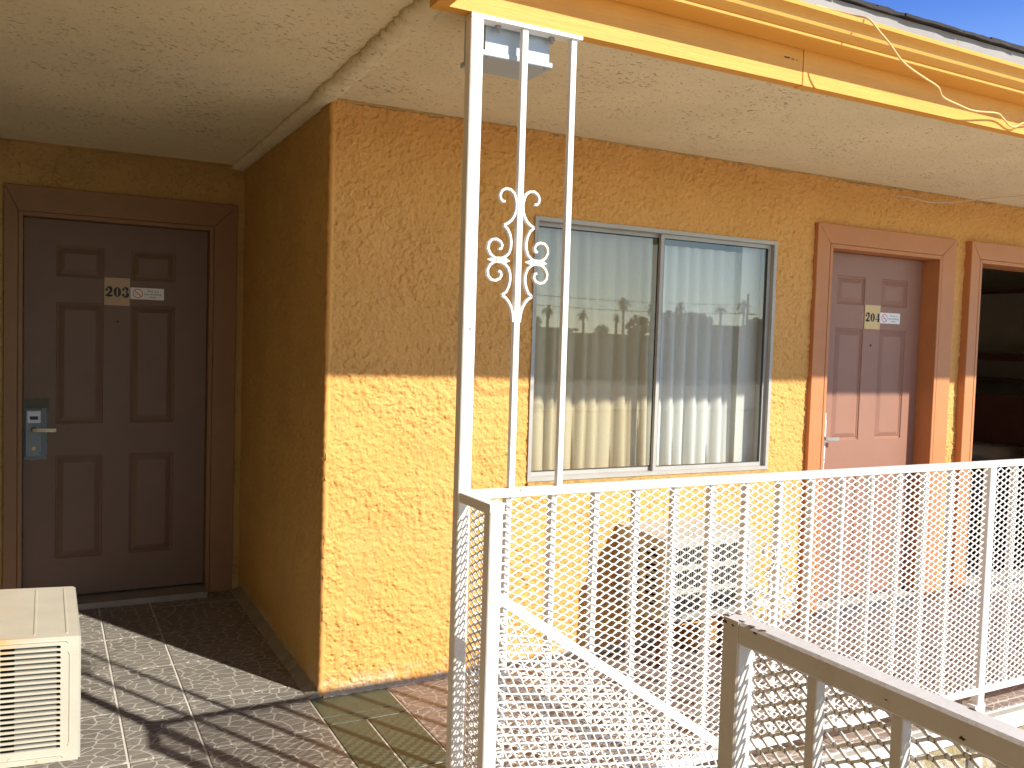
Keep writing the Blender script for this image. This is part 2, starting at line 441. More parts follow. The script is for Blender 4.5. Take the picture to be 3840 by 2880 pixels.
# ------------------------------------------------------------------ mesh helpers
class MB:
    def __init__(self):
        self.v, self.f = [], []
    def poly(self, pts):
        b = len(self.v)
        self.v += [tuple(p) for p in pts]
        self.f.append(tuple(range(b, b + len(pts))))
    def box(self, x0, x1, y0, y1, z0, z1):
        b = len(self.v)
        self.v += [(x0, y0, z0), (x1, y0, z0), (x1, y1, z0), (x0, y1, z0), (x0, y0, z1), (x1, y0, z1), (x1, y1, z1), (x0, y1, z1)]
        self.f += [tuple(b + i for i in q) for q in ((0, 3, 2, 1), (4, 5, 6, 7), (0, 1, 5, 4), (1, 2, 6, 5), (2, 3, 7, 6), (3, 0, 4, 7))]
    def cbox(self, x0, x1, y0, y1, z0, z1, c):
        """box along its longest axis with chamfered long edges"""
        d = (x1 - x0, y1 - y0, z1 - z0)
        ax = d.index(max(d))
        lo, hi = (x0, y0, z0), (x1, y1, z1)
        a, b2 = [(1, 2), (2, 0), (0, 1)][ax]
        prof = [(lo[a] + c, lo[b2]), (hi[a] - c, lo[b2]), (hi[a], lo[b2] + c), (hi[a], hi[b2] - c), (hi[a] - c, hi[b2]), (lo[a] + c, hi[b2]), (lo[a], hi[b2] - c), (lo[a], lo[b2] + c)]
        rings = []
        for t in (lo[ax], hi[ax]):
            ring = []
            for pa, pb in prof:
                q = [0, 0, 0]
                q[ax], q[a], q[b2] = t, pa, pb
                ring.append(tuple(q))
            rings.append(ring)
        self.rings(rings)
    def rings(self, rings, cap=True, closed=True):
        b = len(self.v)
        n = len(rings[0])
        for r in rings:
            self.v += [tuple(p) for p in r]
        for i in range(len(rings) - 1):
            for j in range(n if closed else n - 1):
                k = (j + 1) % n
                self.f.append((b + i * n + j, b + i * n + k, b + (i + 1) * n + k, b + (i + 1) * n + j))
        if cap:
            self.f.append(tuple(b + j for j in reversed(range(n))))
            self.f.append(tuple(b + (len(rings) - 1) * n + j for j in range(n)))
    def sweep(self, pts, prof, up=(0, 1, 0), cap=True):
        """sweep a 2D profile along a polyline; the profile's 2nd axis stays along `up`"""
        pts = [Vector(p) for p in pts]
        upv = Vector(up)
        rings = []
        for i, p in enumerate(pts):
            t = (pts[min(i + 1, len(pts) - 1)] - pts[max(i - 1, 0)]).normalized()
            s = t.cross(upv).normalized()
            u2 = s.cross(t).normalized()
            rings.append([p + s * a + u2 * b for a, b in prof])
        self.rings(rings, cap)
    def tube(self, pts, r, n=8):
        prof = [(r * math.cos(2 * math.pi * i / n), r * math.sin(2 * math.pi * i / n)) for i in range(n)]
        pts = [Vector(p) for p in pts]
        t = (pts[-1] - pts[0]).normalized()
        upv = (0, 0, 1) if abs(t.z) < 0.8 else (0, 1, 0)
        self.sweep(pts, prof, upv)
    def cyl(self, c, axis, r, l, n=16, r2=None):
        c, a = Vector(c), Vector(axis).normalized()
        s = a.orthogonal().normalized()
        u2 = a.cross(s)
        r2 = r if r2 is None else r2
        rings = [[c + (s * math.cos(2 * math.pi * i / n) + u2 * math.sin(2 * math.pi * i / n)) * rr + a * h for i in range(n)] for h, rr in ((0, r), (l, r2))]
        self.rings(rings)
    def build(self, name, mat, parent=None, smooth=False):
        me = bpy.data.meshes.new(name)
        me.from_pydata(self.v, [], self.f)
        me.materials.append(M_[mat] if isinstance(mat, str) else mat)
        if smooth:
            for p in me.polygons:
                p.use_smooth = True
        bm = bmesh.new()
        bm.from_mesh(me)
        bmesh.ops.recalc_face_normals(bm, faces=bm.faces)
        bm.to_mesh(me)
        bm.free()
        o = bpy.data.objects.new(name, me)
        COL.objects.link(o)
        if parent:
            o.parent = parent
        return o

def tag(o, label=None, cat=None, group=None, kind=None):
    if label: o['label'] = label
    if cat: o['category'] = cat
    if group: o['group'] = group
    if kind: o['kind'] = kind
    return o
def empty(name, label, cat, group=None, loc=(0, 0, 0)):
    o = bpy.data.objects.new(name, None)
    o.empty_display_size = 0.1
    COL.objects.link(o)
    o.location = loc
    return tag(o, label, cat, group)
def box_obj(name, b, mat, parent=None, c=0.0):
    mb = MB()
    if c: mb.cbox(*b, c)
    else: mb.box(*b)
    return mb.build(name, mat, parent)

# ================================================================== STRUCTURE
HC = 2.4165          # soffit
D = 1.70             # recess wall plane
EDGE = -1.24         # walkway slab edge
# ---- ground of the yard one storey below, out to the horizon
mb = MB(); mb.poly([(-900, -900, -2.95), (900, -900, -2.95), (900, 900, -2.95), (-900, 900, -2.95)])
tag(mb.build('ground', 'ground'), kind='structure')

# ---- walkway floor: grout bed with tiles
floor = tag(MB().build('walkway_floor', 'grout'), kind='structure')
bm_ = MB()
bm_.box(-1.6, 0.0, -6.0, EDGE, -0.030, -0.004)
bm_.box(-1.6, 0.0, EDGE, D + 0.1, -0.030, -0.004)
bm_.box(0.0, 7.0, EDGE, -0.0, -0.030, -0.004)
me = bpy.data.meshes.new('walkway_floor'); me.from_pydata(bm_.v, [], bm_.f); me.materials.append(M_['grout']); floor.data = me
tile_cache = {}
def tile(x0, x1, y0, y1, mat, label=None):
    g = 0.0042 if mat != 'tile_green' else 0.0045
    x0 += g; x1 -= g; y0 += g; y1 -= g
    w, h = round(x1 - x0, 4), round(y1 - y0, 4)
    if w < 0.01 or h < 0.01: return
    key = (w, h, mat)
    if key not in tile_cache:
        m = MB()
        c = 0.0015
        rings = [[(-w/2, -h/2, -0.010), (w/2, -h/2, -0.010), (w/2, h/2, -0.010), (-w/2, h/2, -0.010)],
                 [(-w/2, -h/2, -c), (w/2, -h/2, -c), (w/2, h/2, -c), (-w/2, h/2, -c)],
                 [(-w/2 + c, -h/2 + c, 0), (w/2 - c, -h/2 + c, 0), (w/2 - c, h/2 - c, 0), (-w/2 + c, h/2 - c, 0)]]
        m.rings(rings)
        o = m.build('tile', mat, floor)
        tile_cache[key] = o
    else:
        o = tile_cache[key].copy()
        COL.objects.link(o)
        o.parent = floor
    o.location = ((x0 + x1) / 2, (y0 + y1) / 2, random.uniform(-0.0008, 0.0004))
    o.rotation_euler = (random.uniform(-.0015, .0015), random.uniform(-.0015, .0015), random.uniform(-.002, .002))
    if label: o['label'] = label
T = 0.445
xs = [-1.60, -1.185, -0.74, -0.49, -0.045]
ys = [-0.285 + T * k for k in range(-9, 5)] + [D + 0.02]
for i in range(4):
    for j in range(len(ys) - 1):
        tile(xs[i], xs[i + 1], ys[j], ys[j + 1], 'tile_grey')
# green strip from the corner out to the rail
GL = 'plain dark green floor tile beside the stone-printed ones'
for (a, b, c, d) in [(-0.045, 0.283, -0.20, -0.004), (-0.045, 0.283, -0.27, -0.20)]:
    tile(a, b, c, d, 'tile_green', GL)
yy = [-0.27, -0.715, -1.16, EDGE]
for j in range(3):
    tile(-0.045, 0.11, yy[j + 1], yy[j], 'tile_green', GL)
    tile(0.11, 0.283, yy[j + 1], yy[j], 'tile_green', GL)
yy = [-0.005, -0.30, -0.745, -1.19, EDGE]
x = 0.283
while x < 6.5:
    for j in range(4):
        tile(x, x + T, yy[j + 1], yy[j], 'tile_brown')
    x += T

# ---- slab under the tiles
slab = MB()
slab.box(-1.6, 0.002, -6.0, EDGE + 0.002, -0.20, -0.0305)
slab.box(-1.6, 7.0, EDGE + 0.002, D + 3.5, -0.20, -0.0305)
tag(slab.build('walkway_slab', 'cement'), kind='structure')

# ================================================================== BUILDING
bld = empty('motel_building', 'ochre stuccoed motel wing with yellow eaves, brown doors and a covered upper walkway', 'building')

# --- front wall (plane y=0) pieces round the openings, window and doors
WIN = (0.938, 2.381, 0.847, 2.035)
D4 = (2.772, 3.648, 2.035)      # opening on trim front
D5 = (4.010, 4.90, 2.035)
rng = np.random.default_rng(11)
def fnoise(nx, ny, step, size, beta=1.6, stretch=1.0):
    """band-limited noise field; size = feature size in metres"""
    fx = np.fft.fftfreq(nx, step)[:, None]
    fy = np.fft.rfftfreq(ny, step)[None, :] * stretch
    f = np.sqrt(fx * fx + fy * fy) + 1e-6
    f0 = 0.5 / size
    amp = (1 - np.exp(-(f / f0) ** 4)) * (f / f0) ** (-beta)
    ph = np.exp(2j * np.pi * rng.random((nx, ny // 2 + 1)))
    z = np.fft.irfft2(amp * ph, s=(nx, ny))
    return (z - z.mean()) / z.std()
def sstep(a, w):
    t = np.clip(a / w * .5 + .5, 0, 1)
    return t * t * (3 - 2 * t)
def relief_sheet(name, L, Hh, step, mapf, holes, mat, parent, amp=1.0, wid=2.0):
    """skip-trowelled plaster face as a real height field; mapf(u, z, h) -> xyz arrays"""
    nx, ny = int(L / step) + 1, int(Hh / step) + 1
    px, py = nx + 64, ny + 64
    n1 = fnoise(px, py, step, .040, 1.9)[:nx, :ny]
    n2 = fnoise(px, py, step, .022, 1.9)[:nx, :ny]
    n3 = fnoise(px, py, step, .030, 1.8)[:nx, :ny]
    br = fnoise(px, py, step, .30, 2.2)[:nx, :ny]
    gr = fnoise(px, py, step, .007, 1.2)[:nx, :ny]
    und = fnoise(px, py, step, .15, 2.4)[:nx, :ny]
    n4 = fnoise(px, py, step, .028, 2.0)[:nx, :ny]
    n5 = fnoise(px, py, step, .035, 1.7)[:nx, :ny]
    h = 0.0034 * sstep(n1 - .15 + .4 * br, .11) * np.clip(.8 + .4 * br, .35, 1.3)
    h += 0.0027 * sstep(n2 - .55 + .25 * und, .14)
    tick = (1 - sstep(np.abs(n5) - .085, .07)) * sstep(n4 - .45 + .3 * br, .25)
    h -= 0.0046 * tick
    h -= 0.0034 * sstep(n3 - 1.25, .18)
    h += 0.00042 * gr + 0.0009 * und + 0.0010 * br
    h *= amp
    U, Z = np.meshgrid(np.linspace(0, L, nx), np.linspace(0, Hh, ny), indexing='ij')
    X, Y, ZZ = mapf(U, Z, h)
    co = np.stack([X, Y, ZZ], -1).reshape(-1, 3).astype(np.float32)
    ii, jj = np.meshgrid(np.arange(nx - 1), np.arange(ny - 1), indexing='ij')
    keep = np.ones(ii.shape, bool)
    cu, cz = (ii + .5) * L / (nx - 1), (jj + .5) * Hh / (ny - 1)
    for (a, b, c, d) in holes:
        keep &= ~((cu > a) & (cu < b) & (cz > c) & (cz < d))
    ii, jj = ii[keep], jj[keep]
    F = np.stack([ii * ny + jj, (ii + 1) * ny + jj, (ii + 1) * ny + jj + 1, ii * ny + jj + 1], 1).astype(np.int32)
    me = bpy.data.meshes.new(name)
    me.vertices.add(len(co)); me.vertices.foreach_set('co', co.ravel())
    me.loops.add(F.size); me.loops.foreach_set('vertex_index', F.ravel())
    me.polygons.add(len(F)); me.polygons.foreach_set('loop_start', np.arange(0, F.size, 4, dtype=np.int32))
    me.polygons.foreach_set('use_smooth', np.ones(len(F), bool))
    me.update(calc_edges=True)
    me.materials.append(M_[mat])
    o = bpy.data.objects.new(name, me)
    COL.objects.link(o); o.parent = parent
    return o
w = MB()
T0 = 0.14
def wall_piece(x0, x1, z0, z1): w.box(max(x0, .0145), x1, 0.0145, T0, z0, z1)
CR = 0.010
wall_piece(CR, WIN[0], 0, HC)
wall_piece(WIN[0], WIN[1], 0, WIN[2]); wall_piece(WIN[0], WIN[1], WIN[3], HC)
wall_piece(WIN[1], D4[0] - 0.02, 0, HC)
wall_piece(D4[0] - 0.02, D4[1] + 0.02, D4[2] + 0.02, HC)
wall_piece(D4[1] + 0.02, D5[0] - 0.02, 0, HC)
wall_piece(D5[0] - 0.02, D5[1] + 0.02, D5[2] + 0.02, HC)
wall_piece(D5[1] + 0.02, 7.0, 0, HC)
w.build('wall_core', 'relief', bld)
def hole(a, b, c, d): return (a - 0.004, b - 0.004, c, d)
fwall = relief_sheet('front_wall', 4.6, HC, 0.0038, lambda u, z, h: (u + 0.004, -0.0005 - h, z),
    [hole(WIN[0] - .004, WIN[1] + .004, WIN[2] - .0325, WIN[3] + .003), hole(D4[0] - .100, D4[1] + .125, -1, D4[2] + .110), hole(D5[0] - .085, 9, -1, D5[2] + .110)], 'relief', bld)
tag(fwall, 'bumpy ochre stucco wall, sunlit below and shaded above')
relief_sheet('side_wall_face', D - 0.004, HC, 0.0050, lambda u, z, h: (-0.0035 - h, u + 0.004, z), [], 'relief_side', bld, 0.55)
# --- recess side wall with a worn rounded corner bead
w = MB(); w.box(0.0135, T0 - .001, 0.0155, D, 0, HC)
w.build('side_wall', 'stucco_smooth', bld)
cb = MB()
rings = []
nz = 160
for i in range(nz + 1):
    z = HC * i / nz
    j = random.uniform(-0.0022, 0.0022)
    k = 0.006 * max(0, 1 - z / 0.25) ** 2
    ring = []
    for a in range(6):
        t = math.pi / 2 * a / 5
        ring.append((CR - math.cos(t) * (CR + .0055 + j) - k, CR - math.sin(t) * (CR + .0060 + j) - k * 0.5, z))
    ring += [(CR + 0.012, 0.0006, z), (CR + 0.012, 0.012, z), (0.0006, CR + 0.012, z)]
    rings.append(ring)
cb.rings(rings)
cb.build('wall_corner', 'relief', bld, True)
# --- recess back wall
O3 = (-1.10, -0.192, 2.04)
w = MB()
w.box(-1.6, O3[0] - 0.02, D, D + T0, 0, HC)
w.box(O3[0] - 0.02, O3[1] + 0.02, D, D + T0, O3[2] + 0.02, HC)
w.box(O3[1] + 0.02, 0.0, D, D + T0, 0, HC)
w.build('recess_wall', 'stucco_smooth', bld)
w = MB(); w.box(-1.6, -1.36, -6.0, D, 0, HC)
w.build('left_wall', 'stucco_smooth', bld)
# --- storey below
w = MB()
w.box(0.05, 7.0, 0.3, 0.45, -2.95, -0.205)
w.box(-1.6, -1.4, -6.0, 0.3, -2.95, -0.205)
w.build('lower_wall', 'stucco', bld)
w = MB(); w.box(0.004, 7.0, EDGE, EDGE + 0.12, -0.55, -0.081)
w.box(-0.12, 0.0, -6.0, EDGE - 0.002, -0.55, -0.081)
tag(w.build('slab_edge_beam', 'stucco_low', bld), 'rough olive stuccoed beam under the walkway edge')
w = MB(); w.box(0.004, 7.0, EDGE - 0.001, EDGE + 0.02, -0.0295, 0.0 - 0.0105)
w.build('slab_nosing', 'cement', bld)
w = MB(); w.box(0.004, 7.0, EDGE - 0.018, EDGE + 0.001, -0.080, -0.030)
w.box(0.004, 7.0, EDGE - 0.030, EDGE - 0.018, -0.080, -0.074)
w.build('edge_flashing', 'white', bld)

# --- soffit
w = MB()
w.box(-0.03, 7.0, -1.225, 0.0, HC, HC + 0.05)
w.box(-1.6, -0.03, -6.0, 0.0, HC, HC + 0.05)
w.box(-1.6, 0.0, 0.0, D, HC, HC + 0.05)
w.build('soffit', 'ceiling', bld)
# plaster seam running from the recess corner out to the beam
w = MB()
rings = []
N = 150
for i in range(N + 1):
    t = i / N
    y = 1.70 + (-1.22 - 1.70) * t
    xc = -0.035 + (-0.015) * max(0, min(1, (0.2 - y) / 1.3))
    hw = 0.040 + random.uniform(-0.006, 0.006)
    if y < 0: hw += 0.006
    d = 0.026 + random.uniform(-0.004, 0.004)
    ring = []
    for a in range(7):
        th = math.pi * a / 6
        ring.append((xc - math.cos(th) * hw + random.uniform(-.002, .002), y, HC - min(1, 1.35 * math.sin(th)) * d + 0.002 + random.uniform(-.002, .002)))
    rings.append(ring)
w.rings(rings)
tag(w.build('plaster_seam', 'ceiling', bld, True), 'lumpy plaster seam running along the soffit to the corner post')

# --- eave: beam, gutter, white board, shingles
GY = -1.27
w = MB()
w.box(-0.05, 1.236, GY, GY + 0.04, 2.362, 2.60)
w.box(-0.09, -0.05, -6.0, GY + 0.04, 2.362, 2.60)
w.build('eave_beam', 'yellow', bld)
w = MB(); w.box(1.2385, 7.0, GY - .0015, GY + 0.04, 2.3605, 2.60)
w.build('eave_beam', 'yellow', bld)
w = MB()
for (a, b, c, d) in ((1.150, 1.178, 2.4385, 2.4425), (1.183, 1.197, 2.4375, 2.4405), (1.204, 1.212, 2.4375, 2.4405)):
    w.poly([(a, GY - .0012, c), ((a + b) / 2, GY - .0012, c - .0012), (b, GY - .0012, c + .0005), (b - .003, GY - .0012, d), ((a + b) / 2, GY - .0012, d - .001), (a + .002, GY - .0012, d)])
w.build('wood_split', 'black', bld)
w = MB(); w.box(-0.04, 0.42, GY + 0.0405, GY + 0.047, 2.366, 2.413)
w.build('painted_strip', 'blue', bld)
gp = [(GY - 0.002, 2.478), (GY - 0.086, 2.4790), (GY - 0.0935, 2.4815), (GY - 0.0945, 2.4880), (GY - 0.090, 2.4915),
      (GY - 0.097, 2.496), (GY - 0.110, 2.5025), (GY - 0.1185, 2.509), (GY - 0.1215, 2.517), (GY - 0.1225, 2.526), (GY - 0.128, 2.531), (GY - 0.140, 2.5375), (GY - 0.150, 2.5415), (GY - 0.152, 2.553), (GY - 0.146, 2.557), (GY - 0.138, 2.546), (GY - 0.117, 2.530), (GY - 0.110, 2.511), (GY - 0.085, 2.496), (GY - 0.006, 2.488), (GY - 0.006, 2.558), (GY - 0.002, 2.558)]
w = MB()
sl = -0.006
w.rings([[(x, y, z + sl * (x - 1.2)) for (y, z) in gp] for x in (-0.05 - 0.0, 1.0, 3.0, 7.0)])
gl = [(-0.05 - (y - GY), z) for (y, z) in gp]
gut = w.build('gutter', 'gutter', bld)
tag(gut, 'yellow painted gutter with rolled profile along the eave')
w = MB()
w.box(-0.09, 7.0, GY - 0.012, GY - 0.0005 - 0.0015, 2.56, 2.664)
w.build('drip_board', 'offwhite', bld)
# shingle courses with uneven broken edges
for course, (y0, z0, th) in enumerate([(GY - 0.030, 2.665, 0.010), (GY - 0.018, 2.676, 0.009)]):
    xx = -0.2 - 0.13 * course
    k = 0
    while xx < 7.0:
        L = random.uniform(0.28, 0.34)
        o_ = random.uniform(-0.008, 0.006)
        m = MB()
        n = 6
        top, bot = [], []
        for i in range(n + 1):
            px = xx + (L - 0.004) * i / n
            bot.append((px, y0 + o_ + random.uniform(-.004, .004), z0 + random.uniform(-.002, .002)))
        ring0 = [(p[0], p[1], p[2]) for p in bot]
        for i in range(n):
            a, b = ring0[i], ring0[i + 1]
            ya, yb = a[1] + 0.35, b[1] + 0.35
            dz = 0.35 * 0.22
            m.v += [a, b, (b[0], yb, b[2] + dz), (a[0], ya, a[2] + dz), (a[0], a[1], a[2] + th), (b[0], b[1], b[2] + th), (b[0], yb, b[2] + dz + th), (a[0], ya, a[2] + dz + th)]
            q = len(m.v) - 8
            m.f += [tuple(q + s for s in f) for f in ((0, 3, 2, 1), (4, 5, 6, 7), (0, 1, 5, 4), (2, 3, 7, 6), (1, 2, 6, 5), (3, 0, 4, 7))]
        m.build('shingle', 'shingle', bld)
        xx += L
        k += 1
w = MB()
w.poly([(-0.2, GY - 0.0, 2.686), (7.0, GY - 0.0, 2.686), (7.0, 4.0, 2.686 + 5.27 * 0.22), (-0.2, 4.0, 2.686 + 5.27 * 0.22)])
w.poly([(-1.6, -6, 2.70), (-0.1, -6, 2.66), (-0.1, 4.0, 2.66), (-1.6, 4.0, 2.70)])
w.box(-1.6, -1.4, -6, 4, HC + 0.05, 2.695)
w.box(6.98, 7.0, -1.2, 4.0, HC + 0.05, 2.66)
w.build('roof_deck', 'shingle', bld)

# ---------------------------------------------------------------- doors
def flat_ring_cell(m, y, rects, depths):
    """nested rectangles (x0,x1,z0,z1) at y+depth, connected, last one filled"""
    rs = [[(r[0], y + d, r[2]), (r[1], y + d, r[2]), (r[1], y + d, r[3]), (r[0], y + d, r[3])] for r, d in zip(rects, depths)]
    m.rings(rs, cap=False)
    m.poly(rs[-1])
def make_door(name, xL, xR, xc, y, z0, z1, mat, label, ps):
    """six-panel moulded door; ps: list of (x0,x1,z0,z1) panels"""
    m = MB()
    bx = sorted(set([xL, xR] + [p[0] for p in ps] + [p[1] for p in ps]))
    bz = sorted(set([z0, z1] + [p[2] for p in ps] + [p[3] for p in ps]))
    for i in range(len(bx) - 1):
        for j in range(len(bz) - 1):
            cx, cz = (bx[i] + bx[i + 1]) / 2, (bz[j] + bz[j + 1]) / 2
            if any(p[0] < cx < p[1] and p[2] < cz < p[3] for p in ps): continue
            m.poly([(bx[i], y, bz[j]), (bx[i + 1], y, bz[j]), (bx[i + 1], y, bz[j + 1]), (bx[i], y, bz[j + 1])])
    m.box(xL, xR, y + 0.012, y + 0.045, z0, z1)
    for (a, b, c, d) in ((xL, xL + .001, z0, z1), (xR - .001, xR, z0, z1)):
        m.box(a, b, y + 0.0005, y + 0.012, c, d)
    m.box(xL + .001, xR - .001, y + .0005, y + .012, z0, z0 + .001)
    door = m.build(name, mat, bld)
    if label: door['label'] = label
    for p in ps:
        q = MB()
        ins = lambda r, e: (r[0] + e, r[1] - e, r[2] + e, r[3] - e)
        flat_ring_cell(q, y, [p, ins(p, .004), ins(p, .009), ins(p, .013), ins(p, .036), ins(p, .040)], [0, .006, .006, .0095, .0015, .0005])
        q.build('panel', mat, door)
    return door
def six(xc, s=1.0):
    r = []
    for (a, b) in ((-0.2925, -0.067), (0.067, 0.2925)):
        for (c, d) in ((1.745, 1.905), (0.970, 1.610), (0.250, 0.800)):
            r.append((xc + a * s, xc + b * s, c, d))
    return r
def frame(x0, x1, zt, y, wl, wr, wt, prot, ydoor, mat, xmin=None):
    """mitred brickmould casing: each board is a part; y = wall plane"""
    f = MB()
    yf = y - prot
    # jambs and head lining
    f.box(x0 - 0.02, x0, y + 0.0005, ydoor + 0.05, 0, zt + 0.02)
    f.box(x1, x1 + 0.02, y + 0.0005, ydoor + 0.05, 0, zt + 0.02)
    f.box(x0, x1, y + 0.0005, ydoor + 0.05, zt, zt + 0.02)
    fr = f.build('door_frame', mat, bld)
    def board(pts, yy0, yy1, nm='casing_board'):
        m = MB()
        c = 0.0025
        cx = sum(p[0] for p in pts) / 4; cz = sum(p[1] for p in pts) / 4
        def sh(p, e): 
            return (p[0] + (e if p[0] < cx else -e), p[1] + (e if p[1] < cz else -e))
        rings = [[(p[0], yy1, p[1]) for p in pts], [(p[0], yy0 + c, p[1]) for p in pts], [(sh(p, c)[0], yy0, sh(p, c)[1]) for p in pts]]
        m.rings(rings)
        return m.build(nm, mat, fr)
    b = 0.022   # inner bead
    g = 0.0008
    # beads
    board([(x0 - b, 0.0), (x0 - g * 0, 0.0), (x0, zt), (x0 - b, zt + b)], yf - 0.001, y - 0.0, 'casing_bead')
    board([(x1, 0.0), (x1 + b, 0.0), (x1 + b, zt + b), (x1, zt)], yf - 0.001, y - 0.0, 'casing_bead')
    board([(x0 + g, zt), (x1 - g, zt), (x1 + b - g, zt + b), (x0 - b + g, zt + b)], yf - 0.001, y - 0.0, 'casing_bead')
    board([(x0 - wl, 0.0), (x0 - b - .0015, 0.0), (x0 - b - .0015, zt + b + .0015), (x0 - wl, zt + wt)], yf, y - 0.0)
    board([(x1 + b + .0015, 0.0), (x1 + wr, 0.0), (x1 + wr, zt + wt), (x1 + b + .0015, zt + b + .0015)], yf, y - 0.0)
    board([(x0 - b + g, zt + b + .0015), (x1 + b - g, zt + b + .0015), (x1 + wr - g, zt + wt), (x0 - wl + g, zt + wt)], yf, y - 0.0)
    return fr
# door 203 in the recess
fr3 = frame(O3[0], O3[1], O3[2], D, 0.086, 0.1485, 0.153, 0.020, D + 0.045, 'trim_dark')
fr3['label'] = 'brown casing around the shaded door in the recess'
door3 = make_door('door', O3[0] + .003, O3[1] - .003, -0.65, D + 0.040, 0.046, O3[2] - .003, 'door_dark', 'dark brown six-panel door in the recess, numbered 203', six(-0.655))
box_obj('door_sill', (O3[0], O3[1], D - 0.105, D + 0.10, 0, 0.032), 'cement', bld)
# door 204
fr4 = frame(D4[0], D4[1], D4[2], 0.0, 0.119, 0.144, 0.128, 0.030, 0.085, 'trim')
fr4['label'] = 'terracotta casing around the half-sunlit door'
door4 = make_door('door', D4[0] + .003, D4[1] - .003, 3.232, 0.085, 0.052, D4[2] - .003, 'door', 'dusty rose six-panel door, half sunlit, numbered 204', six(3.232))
box_obj('door_sill', (D4[0] - .0, D4[1], -0.035, 0.12, 0, 0.045), 'sill', bld)
box_obj('door_sweep', (D4[0] + .004, D4[1] - .004, 0.078, 0.0845, 0.048, 0.060), 'rubber', door4)
# doorway 205
fr5 = frame(D5[0], D5[1], D5[2], 0.0, 0.104, 0.12, 0.128, 0.050, 0.085, 'trim')
fr5['label'] = 'terracotta casing around the dark open doorway'
box_obj('door_sill', (D5[0], D5[1], -0.06, 0.13, 0, 0.045), 'sill', bld)

def poly_plate(name, pts, y0, th, mat, parent):
    m = MB()
    m.rings([[(a, y0, b) for a, b in pts], [(a, y0 - th, b) for a, b in pts]])
    return m.build(name, mat, parent)
def jag(x0, x1, z0, z1, n=14, a=0.003, left=False):
    pts = []
    for i in range(n): pts.append((x0 + (x1 - x0) * i / n, z0 + random.uniform(-a, a)))
    for i in range(n): pts.append((x1 + random.uniform(-a, a), z0 + (z1 - z0) * i / n))
    for i in range(n): pts.append((x1 - (x1 - x0) * i / n, z1 + random.uniform(-a, a)))
    pts.append((x0, z1))
    return pts
def rrect(x0, x1, z0, z1, r, n=4):
    pts = []
    for (cx, cz, a0) in ((x1 - r, z0 + r, -90), (x1 - r, z1 - r, 0), (x0 + r, z1 - r, 90), (x0 + r, z0 + r, 180)):
        for i in range(n + 1):
            a = R(a0 + 90 * i / n)
            pts.append((cx + r * math.cos(a), cz + r * math.sin(a)))
    return pts
Y3 = D + 0.040
poly_plate('old_paint_patch', jag(-1.092, -0.979, 1.035, 1.104, a=.003), Y3 - .0002, 0.0006, 'olive', door3)
poly_plate('bare_patch', jag(-1.094, -0.989, 0.782, 1.052, a=.0025), Y3 - .0002, 0.0012, 'primer', door3)
def lock(door, x0, y, z0, matp, lever_mat, full=True):
    """hotel card lock: x0 left edge, z0 lower edge"""
    w_, h_ = 0.077, 0.247
    m = MB()
    pr = rrect(x0, x0 + w_, z0, z0 + h_, 0.006)
    pi = rrect(x0 + .003, x0 + w_ - .003, z0 + .003, z0 + h_ - .003, 0.005)
    m.rings([[(a, y, b) for a, b in pr], [(a, y - 0.014, b) for a, b in pr], [(a, y - 0.018, b) for a, b in pi]])
    m.build('lock_plate', matp, door)
    yf = y - 0.018
    m = MB()
    a, b = rrect(x0 + .009, x0 + .071, z0 + .176, z0 + .239, .003), rrect(x0 + .011, x0 + .069, z0 + .178, z0 + .237, .003)
    m.rings([[(p, yf, q) for p, q in a], [(p, yf - .004, q) for p, q in b]])
    m.build('card_reader', 'lockpale', door)
    box_obj('card_slot', (x0 + .021, x0 + .059, yf - .0055, yf - .003, z0 + .194, z0 + .212), 'black', door)
    m = MB(); m.cyl((x0 + .040, yf, z0 + .143), (0, -1, 0), 0.012, 0.030, 20)
    m.build('lever_hub', 'black', door)
    m = MB()
    pts = [(x0 + .034, yf - .034, z0 + .143), (x0 + .055, yf - .036, z0 + .142), (x0 + .09, yf - .036, z0 + .141), (x0 + .128, yf - .032, z0 + .140), (x0 + .142, yf - .030, z0 + .140)]
    m.sweep(pts, [(-.009, -.005), (.009, -.005), (.010, 0), (.009, .005), (-.009, .005), (-.010, 0)], (0, 1, 0))
    m.build('door_lever', lever_mat, door)
    m = MB(); m.cyl((x0 + .040, yf, z0 + .044), (0, -1, 0), 0.0125, 0.004, 24, 0.011)
    m.build('key_cover', 'brass', door)
    # small printed u
    m = MB()
    ux, uz = x0 + .066, z0 + .014
    m.box(ux, ux + .002, yf - .0006, yf - .0002, uz + .002, uz + .013); m.box(ux + .007, ux + .009, yf - .0006, yf - .0002, uz, uz + .013); m.box(ux + .0, ux + .007, yf - .0006, yf - .0002, uz, uz + .002)
    m.build('printed_mark', 'ink_blue', door)
lock(door3, -1.088, Y3 - .0014, 0.800, 'lockplate', 'brass')
lock(door4, 2.812, 0.085, 0.845, 'lockpale', 'metal')
box_obj('lock_backing', (2.80, 2.897, 0.0805, 0.0848, 0.802, 1.128), 'lockpale', door4)
for dr, px, py, pz in ((door3, -0.653, Y3, 1.518), (door4, 3.231, 0.085, 1.517)):
    m = MB(); m.cyl((px, py, pz), (0, -1, 0), 0.007, 0.003, 16)
    m.build('peephole', 'black', dr)

